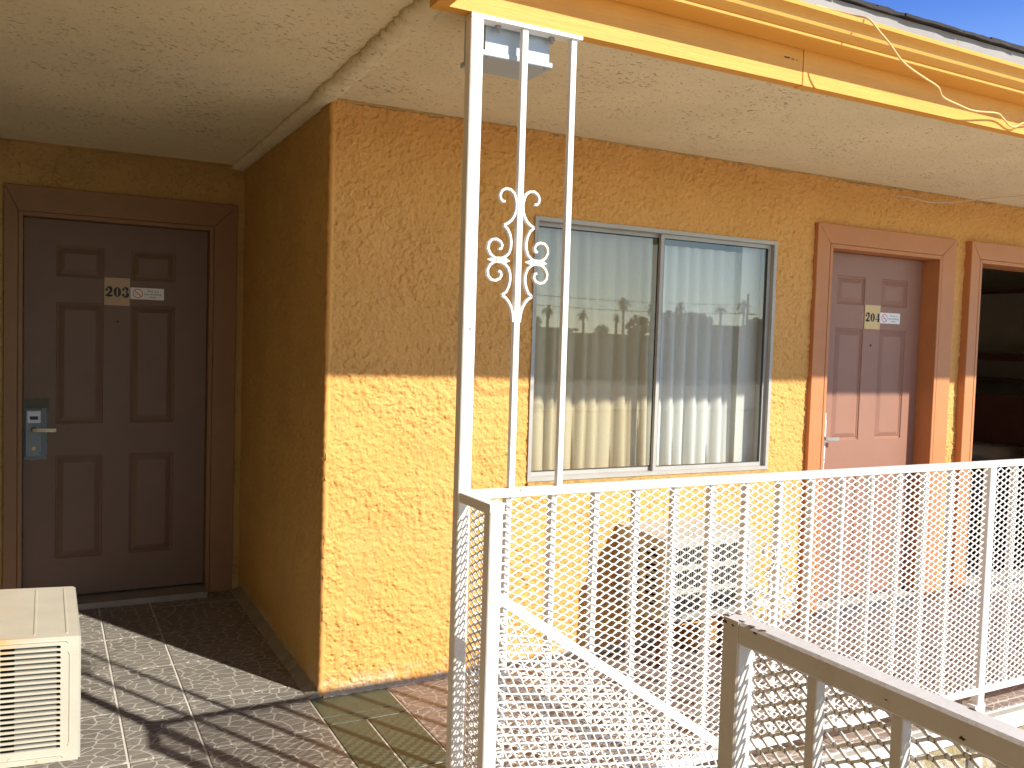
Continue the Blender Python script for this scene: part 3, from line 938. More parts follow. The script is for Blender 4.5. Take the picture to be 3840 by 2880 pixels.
# ---------------------------------------------------------------- window
x0, x1, z0, z1 = WIN
fw_ = 0.022
w = MB()
def rect_frame(m, x0, x1, z0, z1, t, y0, y1, tb=None):
    tb = tb or t
    m.box(x0, x0 + t, y0, y1, z0, z1); m.box(x1 - t, x1, y0, y1, z0, z1)
    m.box(x0 + t, x1 - t, y0, y1, z0, z0 + tb); m.box(x0 + t, x1 - t, y0, y1, z1 - t, z1)
rect_frame(w, x0 - 0.004, x1 + 0.004, z0 - 0.004, z1 + 0.004, 0.018, -0.010, 0.006)
rect_frame(w, x0 + .0005, x1 - .0005, z0 + .0005, z1 - .0005, 0.012, 0.0065, 0.085)
win = w.build('window', 'alu', bld)
win['label'] = 'two-pane aluminium sliding window with drawn curtains'
mid = 1.664
w = MB(); rect_frame(w, x0 + .013, mid + .018, z0 + .013, z1 - .013, 0.018, 0.040, 0.058)
w.build('sash', 'alu', win)
w = MB(); rect_frame(w, mid - .012, x1 - .013, z0 + .013, z1 - .013, 0.020, 0.016, 0.034)
w.build('sash', 'alu', win)
w = MB(); rect_frame(w, x0 + .0315, mid - .0005, z0 + .0315, z1 - .0315, 0.004, 0.0415, 0.055)
w.build('gasket', 'rubber', win)
w = MB(); rect_frame(w, mid + .0085, x1 - .0335, z0 + .0335, z1 - .0335, 0.003, 0.018, 0.030)
w.build('gasket', 'rubber', win)
w = MB(); w.poly([(x0 + .034, .049, z0 + .034), (mid - .002, .049, z0 + .034), (mid - .002, .049, z1 - .034), (x0 + .034, .049, z1 - .034)])
w.build('pane', 'glass_l', win)
w = MB(); w.poly([(mid + .010, .025, z0 + .036), (x1 - .035, .025, z0 + .036), (x1 - .035, .025, z1 - .036), (mid + .010, .025, z1 - .036)])
w.build('pane', 'glass_r', win)
# painted stucco ledge under the frame
w = MB(); w.box(x0 - 0.006, x1 + 0.006, -0.020, -0.0, z0 - 0.030, z0 - 0.006)
w.build('window_ledge', 'stucco_smooth', bld)

def curtain(name, xa, xb, y, folds, mat, label, z0=0.80, z1=2.02, amp=0.045, seed=1):
    """hung cloth: folds = x positions of the sharp returns"""
    rnd = random.Random(seed)
    xs_ = [xa] + folds + [xb]
    cols = []
    for i in range(len(xs_) - 1):
        a, b = xs_[i], xs_[i + 1]
        n = 9
        d = rnd.uniform(0.6, 1.15)
        for k in range(n):
            t = k / n
            # bulges toward the glass then dives back at the fold
            yy = -amp * d * math.sin(math.pi * min(1, t * 1.05)) ** 0.8 if t < 0.95 else 0
            cols.append((a + (b - a) * t, yy, d))
    cols.append((xb, 0.0, 1))
    m = MB()
    nzz = 16
    rows = []
    ph = rnd.uniform(0, 6)
    for j in range(nzz + 1):
        t = j / nzz
        z = z0 + (z1 - z0) * t
        f = 1.0 - 0.45 * t
        rows.append([(x + 0.006 * math.sin(ph + x * 9 + t * 2.5) * (1 - t), y + yy * f + 0.004 * math.sin(x * 40 + t * 3), z) for x, yy, d in cols])
    m.rings(rows, cap=False, closed=False)
    o = m.build(name, mat, None, True)
    return tag(o, label, 'curtain', 'curtains behind the window')
curtain('curtain', 0.93, 1.70, 0.150, [1.00, 1.105, 1.158, 1.265, 1.330, 1.394, 1.480, 1.565, 1.64], 'curtain_l', 'beige curtain behind the left, olive-tinted pane', seed=3)
curtain('curtain', 1.70, 2.312, 0.160, [1.80, 1.872, 1.944, 2.018, 2.104, 2.192, 2.262], 'curtain_r', 'white curtain behind the right, clear pane', z1=1.985, seed=5)

w = MB()
w.box(WIN[1] - .002, WIN[1] - .0005, .0855, T0 + .0025, WIN[2] + .001, WIN[3] - .001); w.box(WIN[1] - .002, WIN[1] + .014, T0 + .003, T0 + .26, WIN[2] - .1, WIN[3]); w.box(WIN[0] - .014, WIN[0] + .002, T0 + .003, T0 + .26, WIN[2] - .1, WIN[3])
w.box(WIN[0] - .014, WIN[1] + .014, T0 + .26, T0 + .27, WIN[2] - .1, WIN[3] + .05)
w.build('window_lining', 'curtain_l', win)
w = MB()
rings = [[(2.245 + .0035 * k, 0.098 + .0015 * (k % 2), z) for k in range(38)] for z in (0.865, 2.018)]
w.rings(rings, cap=False, closed=False)
tag(w.build('window_blind', 'curtain_r', None), 'pale blind showing as a narrow strip right of the white curtain', 'blind')
# rooms behind the openings so nothing shows through
def room(x0, x1, y0, y1, z1, mat, fl):
    m = MB(); m.box(x0, x1, y0, y1, 0.0, z1)
    # remove the street side face
    me = m
    me.f.pop(2)
    m.build('room_shell', mat, bld)
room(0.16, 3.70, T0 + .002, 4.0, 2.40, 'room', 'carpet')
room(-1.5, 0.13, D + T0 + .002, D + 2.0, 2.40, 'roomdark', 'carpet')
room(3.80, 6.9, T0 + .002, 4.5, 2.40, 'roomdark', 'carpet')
box_obj('carpet', (3.83, 6.85, T0 + .01, 4.45, 0.002, 0.012), 'carpet', bld)

# furniture seen dimly in the dark doorway
bed = empty('bed', 'bed with brown quilted cover just inside the dark doorway', 'bed')
m = MB()
nx, ny = 9, 7
bx0, bx1, by0, by1 = 4.35, 6.1, 0.75, 2.2
for i in range(nx):
    for j in range(ny):
        a, b = bx0 + (bx1 - bx0) * i / nx, bx0 + (bx1 - bx0) * (i + 1) / nx
        c, d = by0 + (by1 - by0) * j / ny, by0 + (by1 - by0) * (j + 1) / ny
        g = .012
        m.rings([[(a, c, .60), (b, c, .60), (b, d, .60), (a, d, .60)], [(a + g, c + g, .625), (b - g, c + g, .625), (b - g, d - g, .625), (a + g, d - g, .625)]])
m.box(bx0, bx1, by0, by1, .36, .60)
m.build('quilt', 'quilt', bed)
box_obj('bed_base', (bx0 + .03, bx1 - .03, by0 + .03, by1 - .03, .03, .358), 'dark', bed)
box_obj('headboard', (6.12, 6.18, by0 - .02, by1 + .02, .03, 1.15), 'wood', bed)
for yy_ in (0.85, 1.55):
    mm = MB(); mm.cbox(5.62, 6.08, yy_, yy_ + .55, .626, .75, .05); mm.build('pillow', 'curtain_l', bed, True)
shelf = empty('shelf_unit', 'dark shelf unit along the side wall of the open room', 'shelf')
for zz, th_ in ((2.06, .025), (1.44, .07), (1.25, .03), (1.02, .05), (0.70, .03)):
    box_obj('shelf', (6.55, 6.86, 0.5, 4.2, zz, zz + th_), 'wood', shelf)
for yy_ in (0.46, 2.3, 4.2):
    box_obj('upright', (6.56, 6.86, yy_, yy_ + .039, .013, 2.15), 'wood', shelf)

m = MB()
for (pa, pb, nrm) in (((0.0, 0.0), (6.9, 0.0), (0, -1)), ((-1.35, D), (-0.09, D), (0, -1))):
    rings = []
    n = int((pb[0] - pa[0]) / 0.018)
    for i in range(n + 1):
        x = pa[0] + (pb[0] - pa[0]) * i / n
        r1, r2 = 0.012 + random.uniform(-.004, .005), 0.010 + random.uniform(-.004, .007)
        rings.append([(x, pa[1] - r1, HC + .0006), (x, pa[1] - r1 * .35, HC - r2 * .35), (x, pa[1] + .0006, HC - r2), (x, pa[1] + .004, HC + .0006)])
    m.rings(rings)
m.build('plaster_bead', 'stucco_smooth', bld, True)
# ---------------------------------------------------------------- cement fillets at the wall feet
m = MB()
rings = []
for i in range(60):
    y = -0.005 + (D - 0.03) * i / 59
    wd = 0.048 + random.uniform(-.006, .006)
    hh = 0.030 + random.uniform(-.005, .006)
    rings.append([(-wd, y, -0.001), (-wd * .65, y, hh * .35), (-wd * .25, y, hh * .75), (0.001, y, hh), (0.004, y, -0.001)])
m.rings(rings)
m.build('cement_fillet', 'cement', bld)
m = MB()
rings = []
for i in range(150):
    x = 0.012 + (2.62 - 0.012) * i / 149
    wd = 0.016 + random.uniform(-.004, .005)
    hh = 0.016 + random.uniform(-.004, .008)
    rings.append([(x, -wd, -0.001), (x, -wd * .5, hh * .55), (x, 0.001, hh), (x, 0.004, -0.001)])
m.rings(rings)
m.build('cement_fillet', 'sill', bld)

# ================================================================== SIGNS
def stroke(m, pts, widths, y, closed=False):
    """flat tapering stroke in XZ"""
    P = [Vector((a, b)) for a, b in pts]
    L, Rr = [], []
    for i, p in enumerate(P):
        t = (P[min(i + 1, len(P) - 1)] - P[max(i - 1, 0)])
        if t.length < 1e-9: t = Vector((1, 0))
        t.normalize()
        n = Vector((-t.y, t.x))
        L.append(p + n * widths[i] / 2); Rr.append(p - n * widths[i] / 2)
    for i in range(len(P) - 1):
        m.poly([(L[i].x, y, L[i].y), (L[i + 1].x, y, L[i + 1].y), (Rr[i + 1].x, y, Rr[i + 1].y), (Rr[i].x, y, Rr[i].y)])
def disc(m, cx, cz, r, y, n=14, rz=None):
    rz = rz or r
    m.poly([(cx + r * math.cos(2 * math.pi * i / n), y, cz + rz * math.sin(2 * math.pi * i / n)) for i in range(n)])
def arc(cx, cz, rx, rz, a0, a1, n=10):
    return [(cx + rx * math.cos(R(a0 + (a1 - a0) * i / n)), cz + rz * math.sin(R(a0 + (a1 - a0) * i / n))) for i in range(n + 1)]
def digit(m, ch, x, z, w, h, y):
    """fat-face numerals; origin lower left, width w, height h"""
    X = lambda a: x + a * w
    Z = lambda b: z + b * h
    def st(pts, ws): stroke(m, [(X(a), Z(b)) for a, b in pts], [q * w for q in ws], y)
    if ch == '0':
        n = 24
        for i in range(n):
            a0, a1 = 2 * math.pi * i / n, 2 * math.pi * (i + 1) / n
            o = [(X(.5 + .5 * math.cos(a)), Z(.5 + .5 * math.sin(a))) for a in (a0, a1)]
            q = [(X(.5 + .10 * math.cos(a)), Z(.5 + .42 * math.sin(a))) for a in (a1, a0)]
            m.poly([(p[0], y, p[1]) for p in o + q])
    elif ch == '2':
        disc(m, X(.20), Z(.70), w * .19, y, 14, h * .13)
        st(arc(.48, .70, .36, .26, 165, 35, 8) + [(.80, .62), (.66, .44), (.40, .26), (.14, .12), (.10, .05)], [.10, .12, .14, .18, .26, .34, .40, .42, .40, .36, .28, .18, .14, .12])
        st([(.06, .10), (.35, .13), (.65, .10), (.90, .13), (.97, .26)], [.16, .34, .36, .24, .06])
    elif ch == '3':
        disc(m, X(.18), Z(.78), w * .17, y, 14, h * .11)
        disc(m, X(.18), Z(.24), w * .19, y, 14, h * .12)
        st(arc(.42, .77, .30, .20, 160, -80, 12), [.08, .10, .12, .16, .24, .32, .36, .36, .32, .24, .16, .10, .08])
        st(arc(.42, .28, .36, .25, 85, -165, 12), [.08, .12, .20, .30, .38, .42, .42, .36, .26, .18, .12, .10, .08])
    elif ch == '4':
        st([(.66, 1.0), (.66, .0)], [.34, .34])
        st([(.60, .98), (.34, .62), (.04, .30)], [.05, .07, .07])
        st([(.02, .28), (1.0, .28)], [.12, .12])
        st([(.40, .03), (.94, .03)], [.10, .10])
def plaque(x0, x1, z0, z1, y, txt, mat, label):
    m = MB()
    m.cbox(x0, x1, y - .004, y, z0, z1, .0008)
    o = m.build('number_plaque', mat)
    tag(o, label, 'door number')
    d = MB()
    n = len(txt)
    W = (x1 - x0)
    dw, dh = W * 0.295, (z1 - z0) * 0.355
    gap = (W * 0.95 - n * dw) / (n - 1)
    for i, ch in enumerate(txt):
        digit(d, ch, x0 + W * .03 + i * (dw + gap), z0 + (z1 - z0) * .31, dw, dh, y - .0044)
    d.build('numerals', 'ink', o)
plaque(-0.720, -0.594, 1.605, 1.752, Y3 - .0005, '203', 'plaque', 'beige plaque reading 203 on the dark recessed door')
plaque(3.168, 3.296, 1.611, 1.750, 0.0845, '204', 'plaque_y', 'cream plaque reading 204 on the rose-brown door')
def text_mesh(body, x, z, size, y, mat, parent, align='CENTER'):
    c = bpy.data.curves.new('lettering', 'FONT')
    c.body = body
    c.size = size
    c.align_x = align
    c.offset = 0.00012
    c.space_character = 1.12
    c.space_line = 1.05
    tmp = bpy.data.objects.new('tmp', c)
    COL.objects.link(tmp)
    dg = bpy.context.evaluated_depsgraph_get()
    me = bpy.data.meshes.new_from_object(tmp.evaluated_get(dg))
    bpy.data.objects.remove(tmp)
    me.materials.clear(); me.materials.append(M_[mat])
    o = bpy.data.objects.new('lettering', me)
    COL.objects.link(o)
    me.transform(Matrix.Rotation(R(90), 4, 'X'))
    me.transform(Matrix.Translation((x, y, z)))
    o.parent = parent
    return o
def sticker(x0, x1, z0, z1, y, rot, label):
    m = MB(); m.box(x0, x1, y - .0012, y, z0, z1)
    o = m.build('no_smoking_sticker', 'sticker')
    tag(o, label, 'sign')
    h = z1 - z0
    cx, cz, r = x0 + h * .60, (z0 + z1) / 2, h * .37
    yy = y - .0015
    m = MB()
    p = arc(cx, cz, r, r, 0, 360, 28)
    stroke(m, p, [.0038] * len(p), yy)
    stroke(m, [(cx - r * .7, cz + r * .7), (cx + r * .7, cz - r * .7)], [.0038, .0038], yy - .0002)
    m.build('prohibition_ring', 'red', o)
    m = MB(); m.box(cx - r * .62, cx + r * .45, yy + .0001, yy + .0002, cz - r * .22, cz - r * .04)
    stroke(m, [(cx + r * .35, cz + r * .05), (cx + r * .42, cz + r * .28), (cx + r * .25, cz + r * .42), (cx + r * .32, cz + r * .6)], [.0012] * 4, yy + .0001)
    m.build('cigarette_mark', 'pale_ink', o)
    text_mesh('This is a\nnon-smoking\nroom.', x0 + (x1 - x0) * .665, cz + h * .145, h * .235, yy, 'ink', o)
    return o
sticker(-0.5915, -0.421, 1.643, 1.706, Y3 - .0004, 0, 'white no-smoking sticker on the dark brown door in the recess')
sticker(3.298, 3.468, 1.648, 1.710, 0.0846, 0, 'white no-smoking sticker on the rose-brown door right of the window')
m = MB(); pa = arc(3.170, 1.678, .017, .024, 110, 250, 10); stroke(m, pa, [.0018] * len(pa), 0.0847)
o = m.build('paint_scratch', 'plaque_y', door4)

# ================================================================== RAILINGS
PY0, PY1 = -1.270, -1.232
def mesh_panel(name, org, U, V, keep, parent, u0, u1, v0, v1, pu=0.0512, pv=0.0247, sw=0.0036, th=0.0036, bond=0.011, twist=0.0012):
    org, U, V = np.array(org, float), np.array(U, float), np.array(V, float)
    Nn = np.cross(U, V)
    i0, i1 = int(math.floor(u0 / (pu / 2))), int(math.ceil(u1 / (pu / 2)))
    k0, k1 = int(math.floor(v0 / (pv / 2))), int(math.ceil(v1 / (pv / 2)))
    I, K = np.meshgrid(np.arange(i0, i1 + 1), np.arange(k0, k1 + 1), indexing='ij')
    s = (I + K) % 2 == 0
    I, K = I[s], K[s]
    u, v = I * pu / 2, K * pv / 2
    segs = []
    hb = bond / 2
    # bonds
    segs.append(np.stack([u - hb, v, u + hb, v, np.full_like(u, sw * 0.85), np.zeros_like(u)], 1))
    for sg in (1, -1):
        # slanted strand with short knuckles at both ends, twisted out of plane
        segs.append(np.stack([u + hb * .8, v + sg * sw * .25, u + pu / 2 - hb * .8, v + sg * (pv / 2 - sw * .25), np.full_like(u, sw / 2), np.full_like(u, sg * 1.0)], 1))
    S = np.concatenate(segs)
    mu, mv = (S[:, 0] + S[:, 2]) / 2, (S[:, 1] + S[:, 3]) / 2
    ok = keep(mu, mv) & keep(S[:, 0], S[:, 1]) & keep(S[:, 2], S[:, 3])
    S = S[ok]
    a = org + S[:, 0:1] * U + S[:, 1:2] * V
    b = org + S[:, 2:3] * U + S[:, 3:4] * V
    d = b - a
    d /= np.linalg.norm(d, axis=1, keepdims=True)
    side = np.cross(d, Nn)
    hw = S[:, 4:5]
    tw = S[:, 5:6] * twist
    vs = []
    for p, tt in ((a, -1), (b, 1)):
        for (sa, sn) in ((-1, -1), (1, -1), (1, 1), (-1, 1)):
            vs.append(p + side * hw * sa + Nn * (th / 2 * sn) + Nn * tw * sa)
    n = len(S)
    co = np.stack(vs, 1).reshape(-1, 3)
    f = np.array([(0, 1, 5, 4), (1, 2, 6, 5), (2, 3, 7, 6), (3, 0, 4, 7), (0, 3, 2, 1), (4, 5, 6, 7)])
    F = (np.arange(n)[:, None, None] * 8 + f[None]).reshape(-1, 4)
    me = bpy.data.meshes.new(name)
    me.vertices.add(len(co)); me.vertices.foreach_set('co', co.ravel())
    me.loops.add(F.size); me.loops.foreach_set('vertex_index', F.ravel().astype(np.int32))
    me.polygons.add(len(F)); me.polygons.foreach_set('loop_start', np.arange(0, F.size, 4, dtype=np.int32))
    me.update(calc_edges=True)
    me.materials.append(M_['white'])
    o = bpy.data.objects.new(name, me)
    COL.objects.link(o)
    o.parent = parent
    return o

def scroll_mesh(cx, y, cz, th=0.0066, dep=0.013):
    m = MB()
    half = [[(-.048, .163), (-.042, .158), (-.037, .163), (-.0385, .172), (-.046, .180), (-.055, .182), (-.058, .186), (-.052, .196), (-.040, .201), (-.026, .196), (-.016, .184), (-.011, .168), (-.010, .150), (-.014, .132), (-.022, .116), (-.034, .104), (-.048, .098)],
            [(-.048, .098), (-.036, .088), (-.028, .072), (-.024, .054), (-.025, .036), (-.031, .020), (-.042, .010), (-.054, .005), (-.066, .004), (-.078, .007), (-.089, .016), (-.096, .030), (-.094, .045), (-.084, .056), (-.070, .058), (-.058, .052), (-.052, .042), (-.055, .033), (-.062, .030)]]
    half[0] = [(-.054, .160), (-.046, .158), (-.041, .164), (-.046, .170)][:0] + [(-.047, .165), (-.054, .164), (-.061, .171), (-.063, .182), (-.057, .194), (-.045, .201), (-.030, .199), (-.019, .190), (-.013, .176), (-.010, .160), (-.011, .143), (-.017, .126), (-.026, .113), (-.037, .104), (-.048, .099)]
    low = [(-.048, -.098), (-.036, -.105), (-.026, -.116), (-.018, -.130), (-.013, -.148), (-.010, -.172)]
    prof = [(-th / 2, -dep / 2), (th / 2, -dep / 2), (th / 2, dep / 2), (-th / 2, dep / 2)]
    for sx in (1, -1):
        for path in (half[0], half[1], [(a, -b) for a, b in half[1]], low):
            pts = [(cx + sx * a, y, cz + b) for a, b in path]
            m.sweep(pts, prof, (0, 1, 0))
        # collar and its two little arrowheads
        c0 = cx - sx * .060
        m.box(c0 - .009, c0 + .009, y - dep / 2 - .002, y + dep / 2 + .002, cz - .0085, cz + .0085)
        for s in (1, -1):
            m.rings([[(c0 + s * .009, y - .005, cz - .006), (c0 + s * .009, y - .005, cz + .006), (c0 + s * .009, y + .005, cz + .006), (c0 + s * .009, y + .005, cz - .006)],
                     [(c0 + s * .020, y - .005, cz - .007), (c0 + s * .020, y - .005, cz + .007), (c0 + s * .020, y + .005, cz + .007), (c0 + s * .020, y + .005, cz - .007)],
                     [(c0 + s * .036, y - .001, cz - .0005), (c0 + s * .036, y - .001, cz + .0005), (c0 + s * .036, y + .001, cz + .0005), (c0 + s * .036, y + .001, cz - .0005)]])
    return m

GR = 'white painted railings of the walkway and stair'
rail = empty('walkway_railing', 'long white mesh railing along the walkway edge with bars up to the yellow eave', 'railing', GR)
# posts
box_obj('post', (0.017, 0.055, PY0, PY1, -0.20, 2.350), 'white', rail, 0.003)
box_obj('post', (2.364, 2.402, PY0 + .002, PY1, 0.06, 1.0275), 'white', rail, 0.003)
box_obj('post', (2.360, 2.406, PY0 - .002, PY1 + .002 - .008, -2.95, 0.06), 'white', rail, 0.003)
box_obj('post', (4.764, 4.802, PY0, PY1, -2.95, 1.0275), 'white', rail, 0.003)
# rails
box_obj('top_rail', (0.0555, 7.0, -1.268, -1.237, 1.028, 1.053), 'white', rail, 0.0025)
for (a, b) in ((0.0555, 2.3635), (2.4025, 4.7635), (4.8025, 7.0)):
    box_obj('bottom_rail', (a, b, -1.268, -1.240, 0.100, 0.125), 'white', rail, 0.0025)
# balusters
bx_ = [0.184 + 0.1512 * k for k in range(14)] + [2.402 + 0.150 * k for k in range(1, 16)]
base_b = None
for k, x in enumerate(bx_):
    if base_b is None:
        base_b = box_obj('baluster', (-0.0085, 0.0085, -1.2555, -1.2290, 0.1255, 1.0275), 'white', rail, 0.001)
        base_b.location.x = x
    else:
        o = base_b.copy(); COL.objects.link(o); o.parent = rail; o.location.x = x
box_obj('tall_baluster', (0.179, 0.197, -1.263, -1.245, 1.0535, 2.350), 'white', rail, 0.001)
box_obj('tall_baluster', (0.339, 0.357, -1.263, -1.245, 1.0535, 2.350), 'white', rail, 0.001)
scroll_mesh(0.188, -1.254, 1.702).build('scroll_ornament', 'white', rail)
scroll_mesh(bx_[7], -1.247, 0.605).build('scroll_ornament', 'white', rail)
# channel under the beam with two bolts
box_obj('top_plate', (0.017, 0.372, PY0, PY1 + .004, 2.3505, 2.3615), 'white', rail)
for x in (0.112, 0.285):
    m = MB(); m.cyl((x, -1.240, 2.3505), (0, 0, -1), 0.009, 0.010, 6); m.cyl((x, -1.240, 2.3405), (0, 0, -1), 0.005, 0.008, 8)
    m.build('bolt', 'offwhite', rail)
KP = lambda a, b, c, d: (lambda u, v: (u > a) & (u < b) & (v > c) & (v < d))
mesh_panel('wire_mesh', (0.065, -1.260, 0.120), (1, 0, 0), (0, 0, 1), KP(0, 2.288, 0, 0.908), rail, 0, 2.288, 0, 0.908)
mesh_panel('wire_mesh', (2.408, -1.260, 0.120), (1, 0, 0), (0, 0, 1), KP(0, 2.35, 0, 0.908), rail, 0, 2.35, 0, 0.908)
# brace plates where the second post meets the slab
box_obj('post_bracket', (2.345, 2.4, EDGE - .030, EDGE + .03, 0.0005, 0.055), 'white', rail)

# stair railing
st = empty('stair_railing', 'white stair railing sloping down from the newel beside the tall corner post', 'railing', GR)
box_obj('newel_post', (0.018, 0.056, -1.468, -1.430, -0.45, 1.030), 'white', st, 0.003)
box_obj('connecting_rail', (0.020, 0.053, -1.4300, -1.2705, 1.024, 1.052), 'white', st, 0.002)
box_obj('newel_cap', (0.016, 0.058, -1.470, -1.4305, 1.0305, 1.0535), 'white', st, 0.002)
mesh_panel('wire_mesh', (0.0525, -1.272, 0.05), (0, -1, 0), (0, 0, 1), KP(0, 0.156, 0, 0.970), st, 0, 0.156, 0, 0.970, sw=0.0046, th=0.002, twist=0.0)
SL = -0.697
def sloped(m, xa, xb, za, y0, y1, h, sl=SL):
    hh = h * math.sqrt(1 + sl * sl)
    pts = lambda x: [(x, y0, za + sl * (x - xa)), (x, y1, za + sl * (x - xa)), (x, y1, za + sl * (x - xa) - hh), (x, y0, za + sl * (x - xa) - hh)]
    m.rings([pts(xa), pts(xb)])
m = MB(); sloped(m, 0.0565, 3.2, 0.819, -1.460, -1.432, 0.026)
m.build('top_rail', 'white', st)
m = MB(); sloped(m, 0.0565, 3.2, -0.03, -1.460, -1.432, 0.026)
m.build('bottom_rail', 'white', st)
c_, s_ = math.cos(math.atan(SL)), math.sin(math.atan(SL))
def keep_stair(u, v):
    x = 0.058 + u * c_ - v * s_ * 1.0
    return (x > 0.060) & (x < 2.6) & (v < 0.768 * c_ + 0.02 - .008) & (v > 0.0)
# origin on the lower rail; U down the slope, V square to it
mesh_panel('wire_mesh', (0.058, -1.450, -0.02), (c_, 0, s_), (-s_, 0, c_), keep_stair, st, -0.8, 2.9, 0, 0.80, pu=0.0512, pv=0.0247)

# near railing on the camera's side of the stair
nr = empty('landing_railing', 'nearest white railing with chipped paint, running from its newel toward the viewer', 'railing', GR)
NX0, NX1 = 0.000, 0.038
box_obj('newel_post', (NX0 - .001, NX1 + .001, -2.415, -2.375, -0.45, 1.030), 'white_worn', nr, 0.003)
m = MB(); m.cbox(NX0 - .001, NX1 + .001, -4.6, -2.4152, 0.9925, 1.030, 0.0045)
tr_ = m.build('top_rail', 'white_worn', nr)
box_obj('bottom_rail', (NX0 + .004, NX1 - .004, -4.6, -2.4155, 0.095, 0.122), 'white_worn', nr, 0.002)
y = -2.567
while y > -4.5:
    box_obj('baluster', (NX0 + .004, NX0 + .023, y - .0095, y + .0095, 0.1225, 0.992), 'white_worn', nr, 0.0015)
    y -= 0.1475
mesh_panel('wire_mesh', (NX0 + .027, -2.418, 0.120), (0, -1, 0), (0, 0, 1), KP(0, 2.15, 0, 0.870), nr, 0, 2.15, 0, 0.870, sw=0.0047, th=0.0024, bond=0.010, twist=0.0)

def chip(cx, cy, cz, r, plane, n=9):
    m_ = MB()
    pts = []
    for i in range(n):
        a = 2 * math.pi * i / n
        q = r * random.uniform(.5, 1.2)
        u_, v_ = q * math.cos(a) * 1.5, q * math.sin(a) * .8
        pts.append((cx + v_, cy + u_, cz) if plane == 'z' else (cx, cy + u_, cz + v_))
    m_.poly(pts)
    m_.build('rust_chip', 'rust', nr)
TZ = 1.0304
for (a, b, r) in ((.006, -2.378, .006), (.030, -2.379, .005), (.018, -2.377, .003), (.007, -2.412, .005), (.004, -2.437, .006), (.006, -2.462, .005), (.030, -2.56, .003), (.033, -2.8, .004)):
    chip(a, b, TZ, r, 'z')
for (b, c, r) in ((-2.381, 1.022, .005), (-2.40, 1.021, .003), (-2.452, 1.024, .003), (-2.70, 1.010, .002), (-2.812, 1.004, .0035)):
    chip(NX0 - .0013, b, c, r, 'x')
for (b, c, r) in ((-2.40, .86, .0015), (-2.395, .70, .0018), (-2.40, .47, .002), (-2.388, .6, .0015)):
    chip(NX0 - .0004, b, c, r, 'x')

# stair flight between the two newels
stair = empty('staircase', 'concrete stair flight going down between the two newels', 'stairs')
for k in range(12):
    box_obj('tread', (0.02 + .254 * k, 0.02 + .254 * (k + 1) + .02, -2.33, -1.49, -0.177 * (k + 1) - .05, -0.177 * (k + 1)), 'conc_step', stair)
for yy_ in (-2.36, -1.485):
    m = MB(); sloped(m, 0.01, 3.3, -0.10, yy_, yy_ + .03, 0.26)
    m.build('stringer', 'white', stair)

# ================================================================== LIGHT BOX
lb = empty('ceiling_box', 'blue-grey metal box fixed under the soffit beside the tall corner post', 'electrical box', loc=(0, 0, 0))
lx0, lx1, ly0, ly1 = 0.076, 0.300, -1.2225, -1.070
box_obj('box_body', (lx0 + .008, lx1 - .010, ly0 + .003, ly1 - .006, 2.286, HC - .0005), 'box', lb)
m = MB(); m.cbox(lx0, lx1, ly0, ly1, 2.270, 2.2855, .002)
m.build('box_cover', 'box', lb)
for (a, b) in ((lx0 + .018, ly0 + .012), (lx1 - .018, ly0 + .012), (lx1 - .02, ly1 - .015)):
    m = MB(); m.cyl((a, b, 2.270), (0, 0, -1), .004, .002, 10); m.build('screw', 'metal', lb)
m = MB(); m.cyl((0.205, ly0 + .003, 2.338), (0, -1, 0), .007, .003, 12); m.build('knockout', 'blue', lb)

# ================================================================== CABLES
def smooth_path(pts, n=6):
    P = [Vector(p) for p in pts]
    out = []
    for i in range(len(P) - 1):
        p0, p1, p2, p3 = P[max(i - 1, 0)], P[i], P[i + 1], P[min(i + 2, len(P) - 1)]
        for k in range(n):
            t = k / n
            out.append(0.5 * ((2 * p1) + (-p0 + p2) * t + (2 * p0 - 5 * p1 + 4 * p2 - p3) * t * t + (-p0 + 3 * p1 - 3 * p2 + p3) * t ** 3))
    out.append(P[-1])
    return out
m = MB()
m.tube(smooth_path([(1.26, -1.29, 2.622), (1.309, -1.3, 2.617), (1.345, -1.37, 2.582), (1.348, -1.435, 2.550), (1.386, -1.45, 2.511), (1.434, -1.45, 2.483), (1.498, -1.445, 2.444), (1.586, -1.42, 2.433), (1.679, -1.4, 2.424), (1.774, -1.38, 2.414), (1.829, -1.36, 2.393), (1.951, -1.33, 2.392), (2.072, -1.31, 2.391), (2.221, -1.3, 2.406), (2.276, -1.29, 2.398), (2.326, -1.285, 2.378), (2.367, -1.285, 2.377), (2.411, -1.29, 2.398), (2.55, -1.30, 2.42), (2.8, -1.29, 2.38)]), 0.0034, 8)
tag(m.build('cable', 'cable', None, True), 'thin yellow-painted cable drooping over the gutter and eave board', 'cable')
m = MB()
m.tube(smooth_path([(3.27, 0.01, 2.372), (3.293, -0.012, 2.369), (3.37, -0.03, 2.365), (3.46, -0.05, 2.352), (3.56, -0.07, 2.352), (3.70, -0.12, 2.367), (3.80, -0.18, 2.383), (3.92, -0.24, 2.398), (4.05, -0.28, 2.41), (4.3, -0.3, 2.41)]), 0.0032, 8)
tag(m.build('cable', 'cable2', None, True), 'cream cable leaving the wall under the soffit above the 204 door', 'cable')

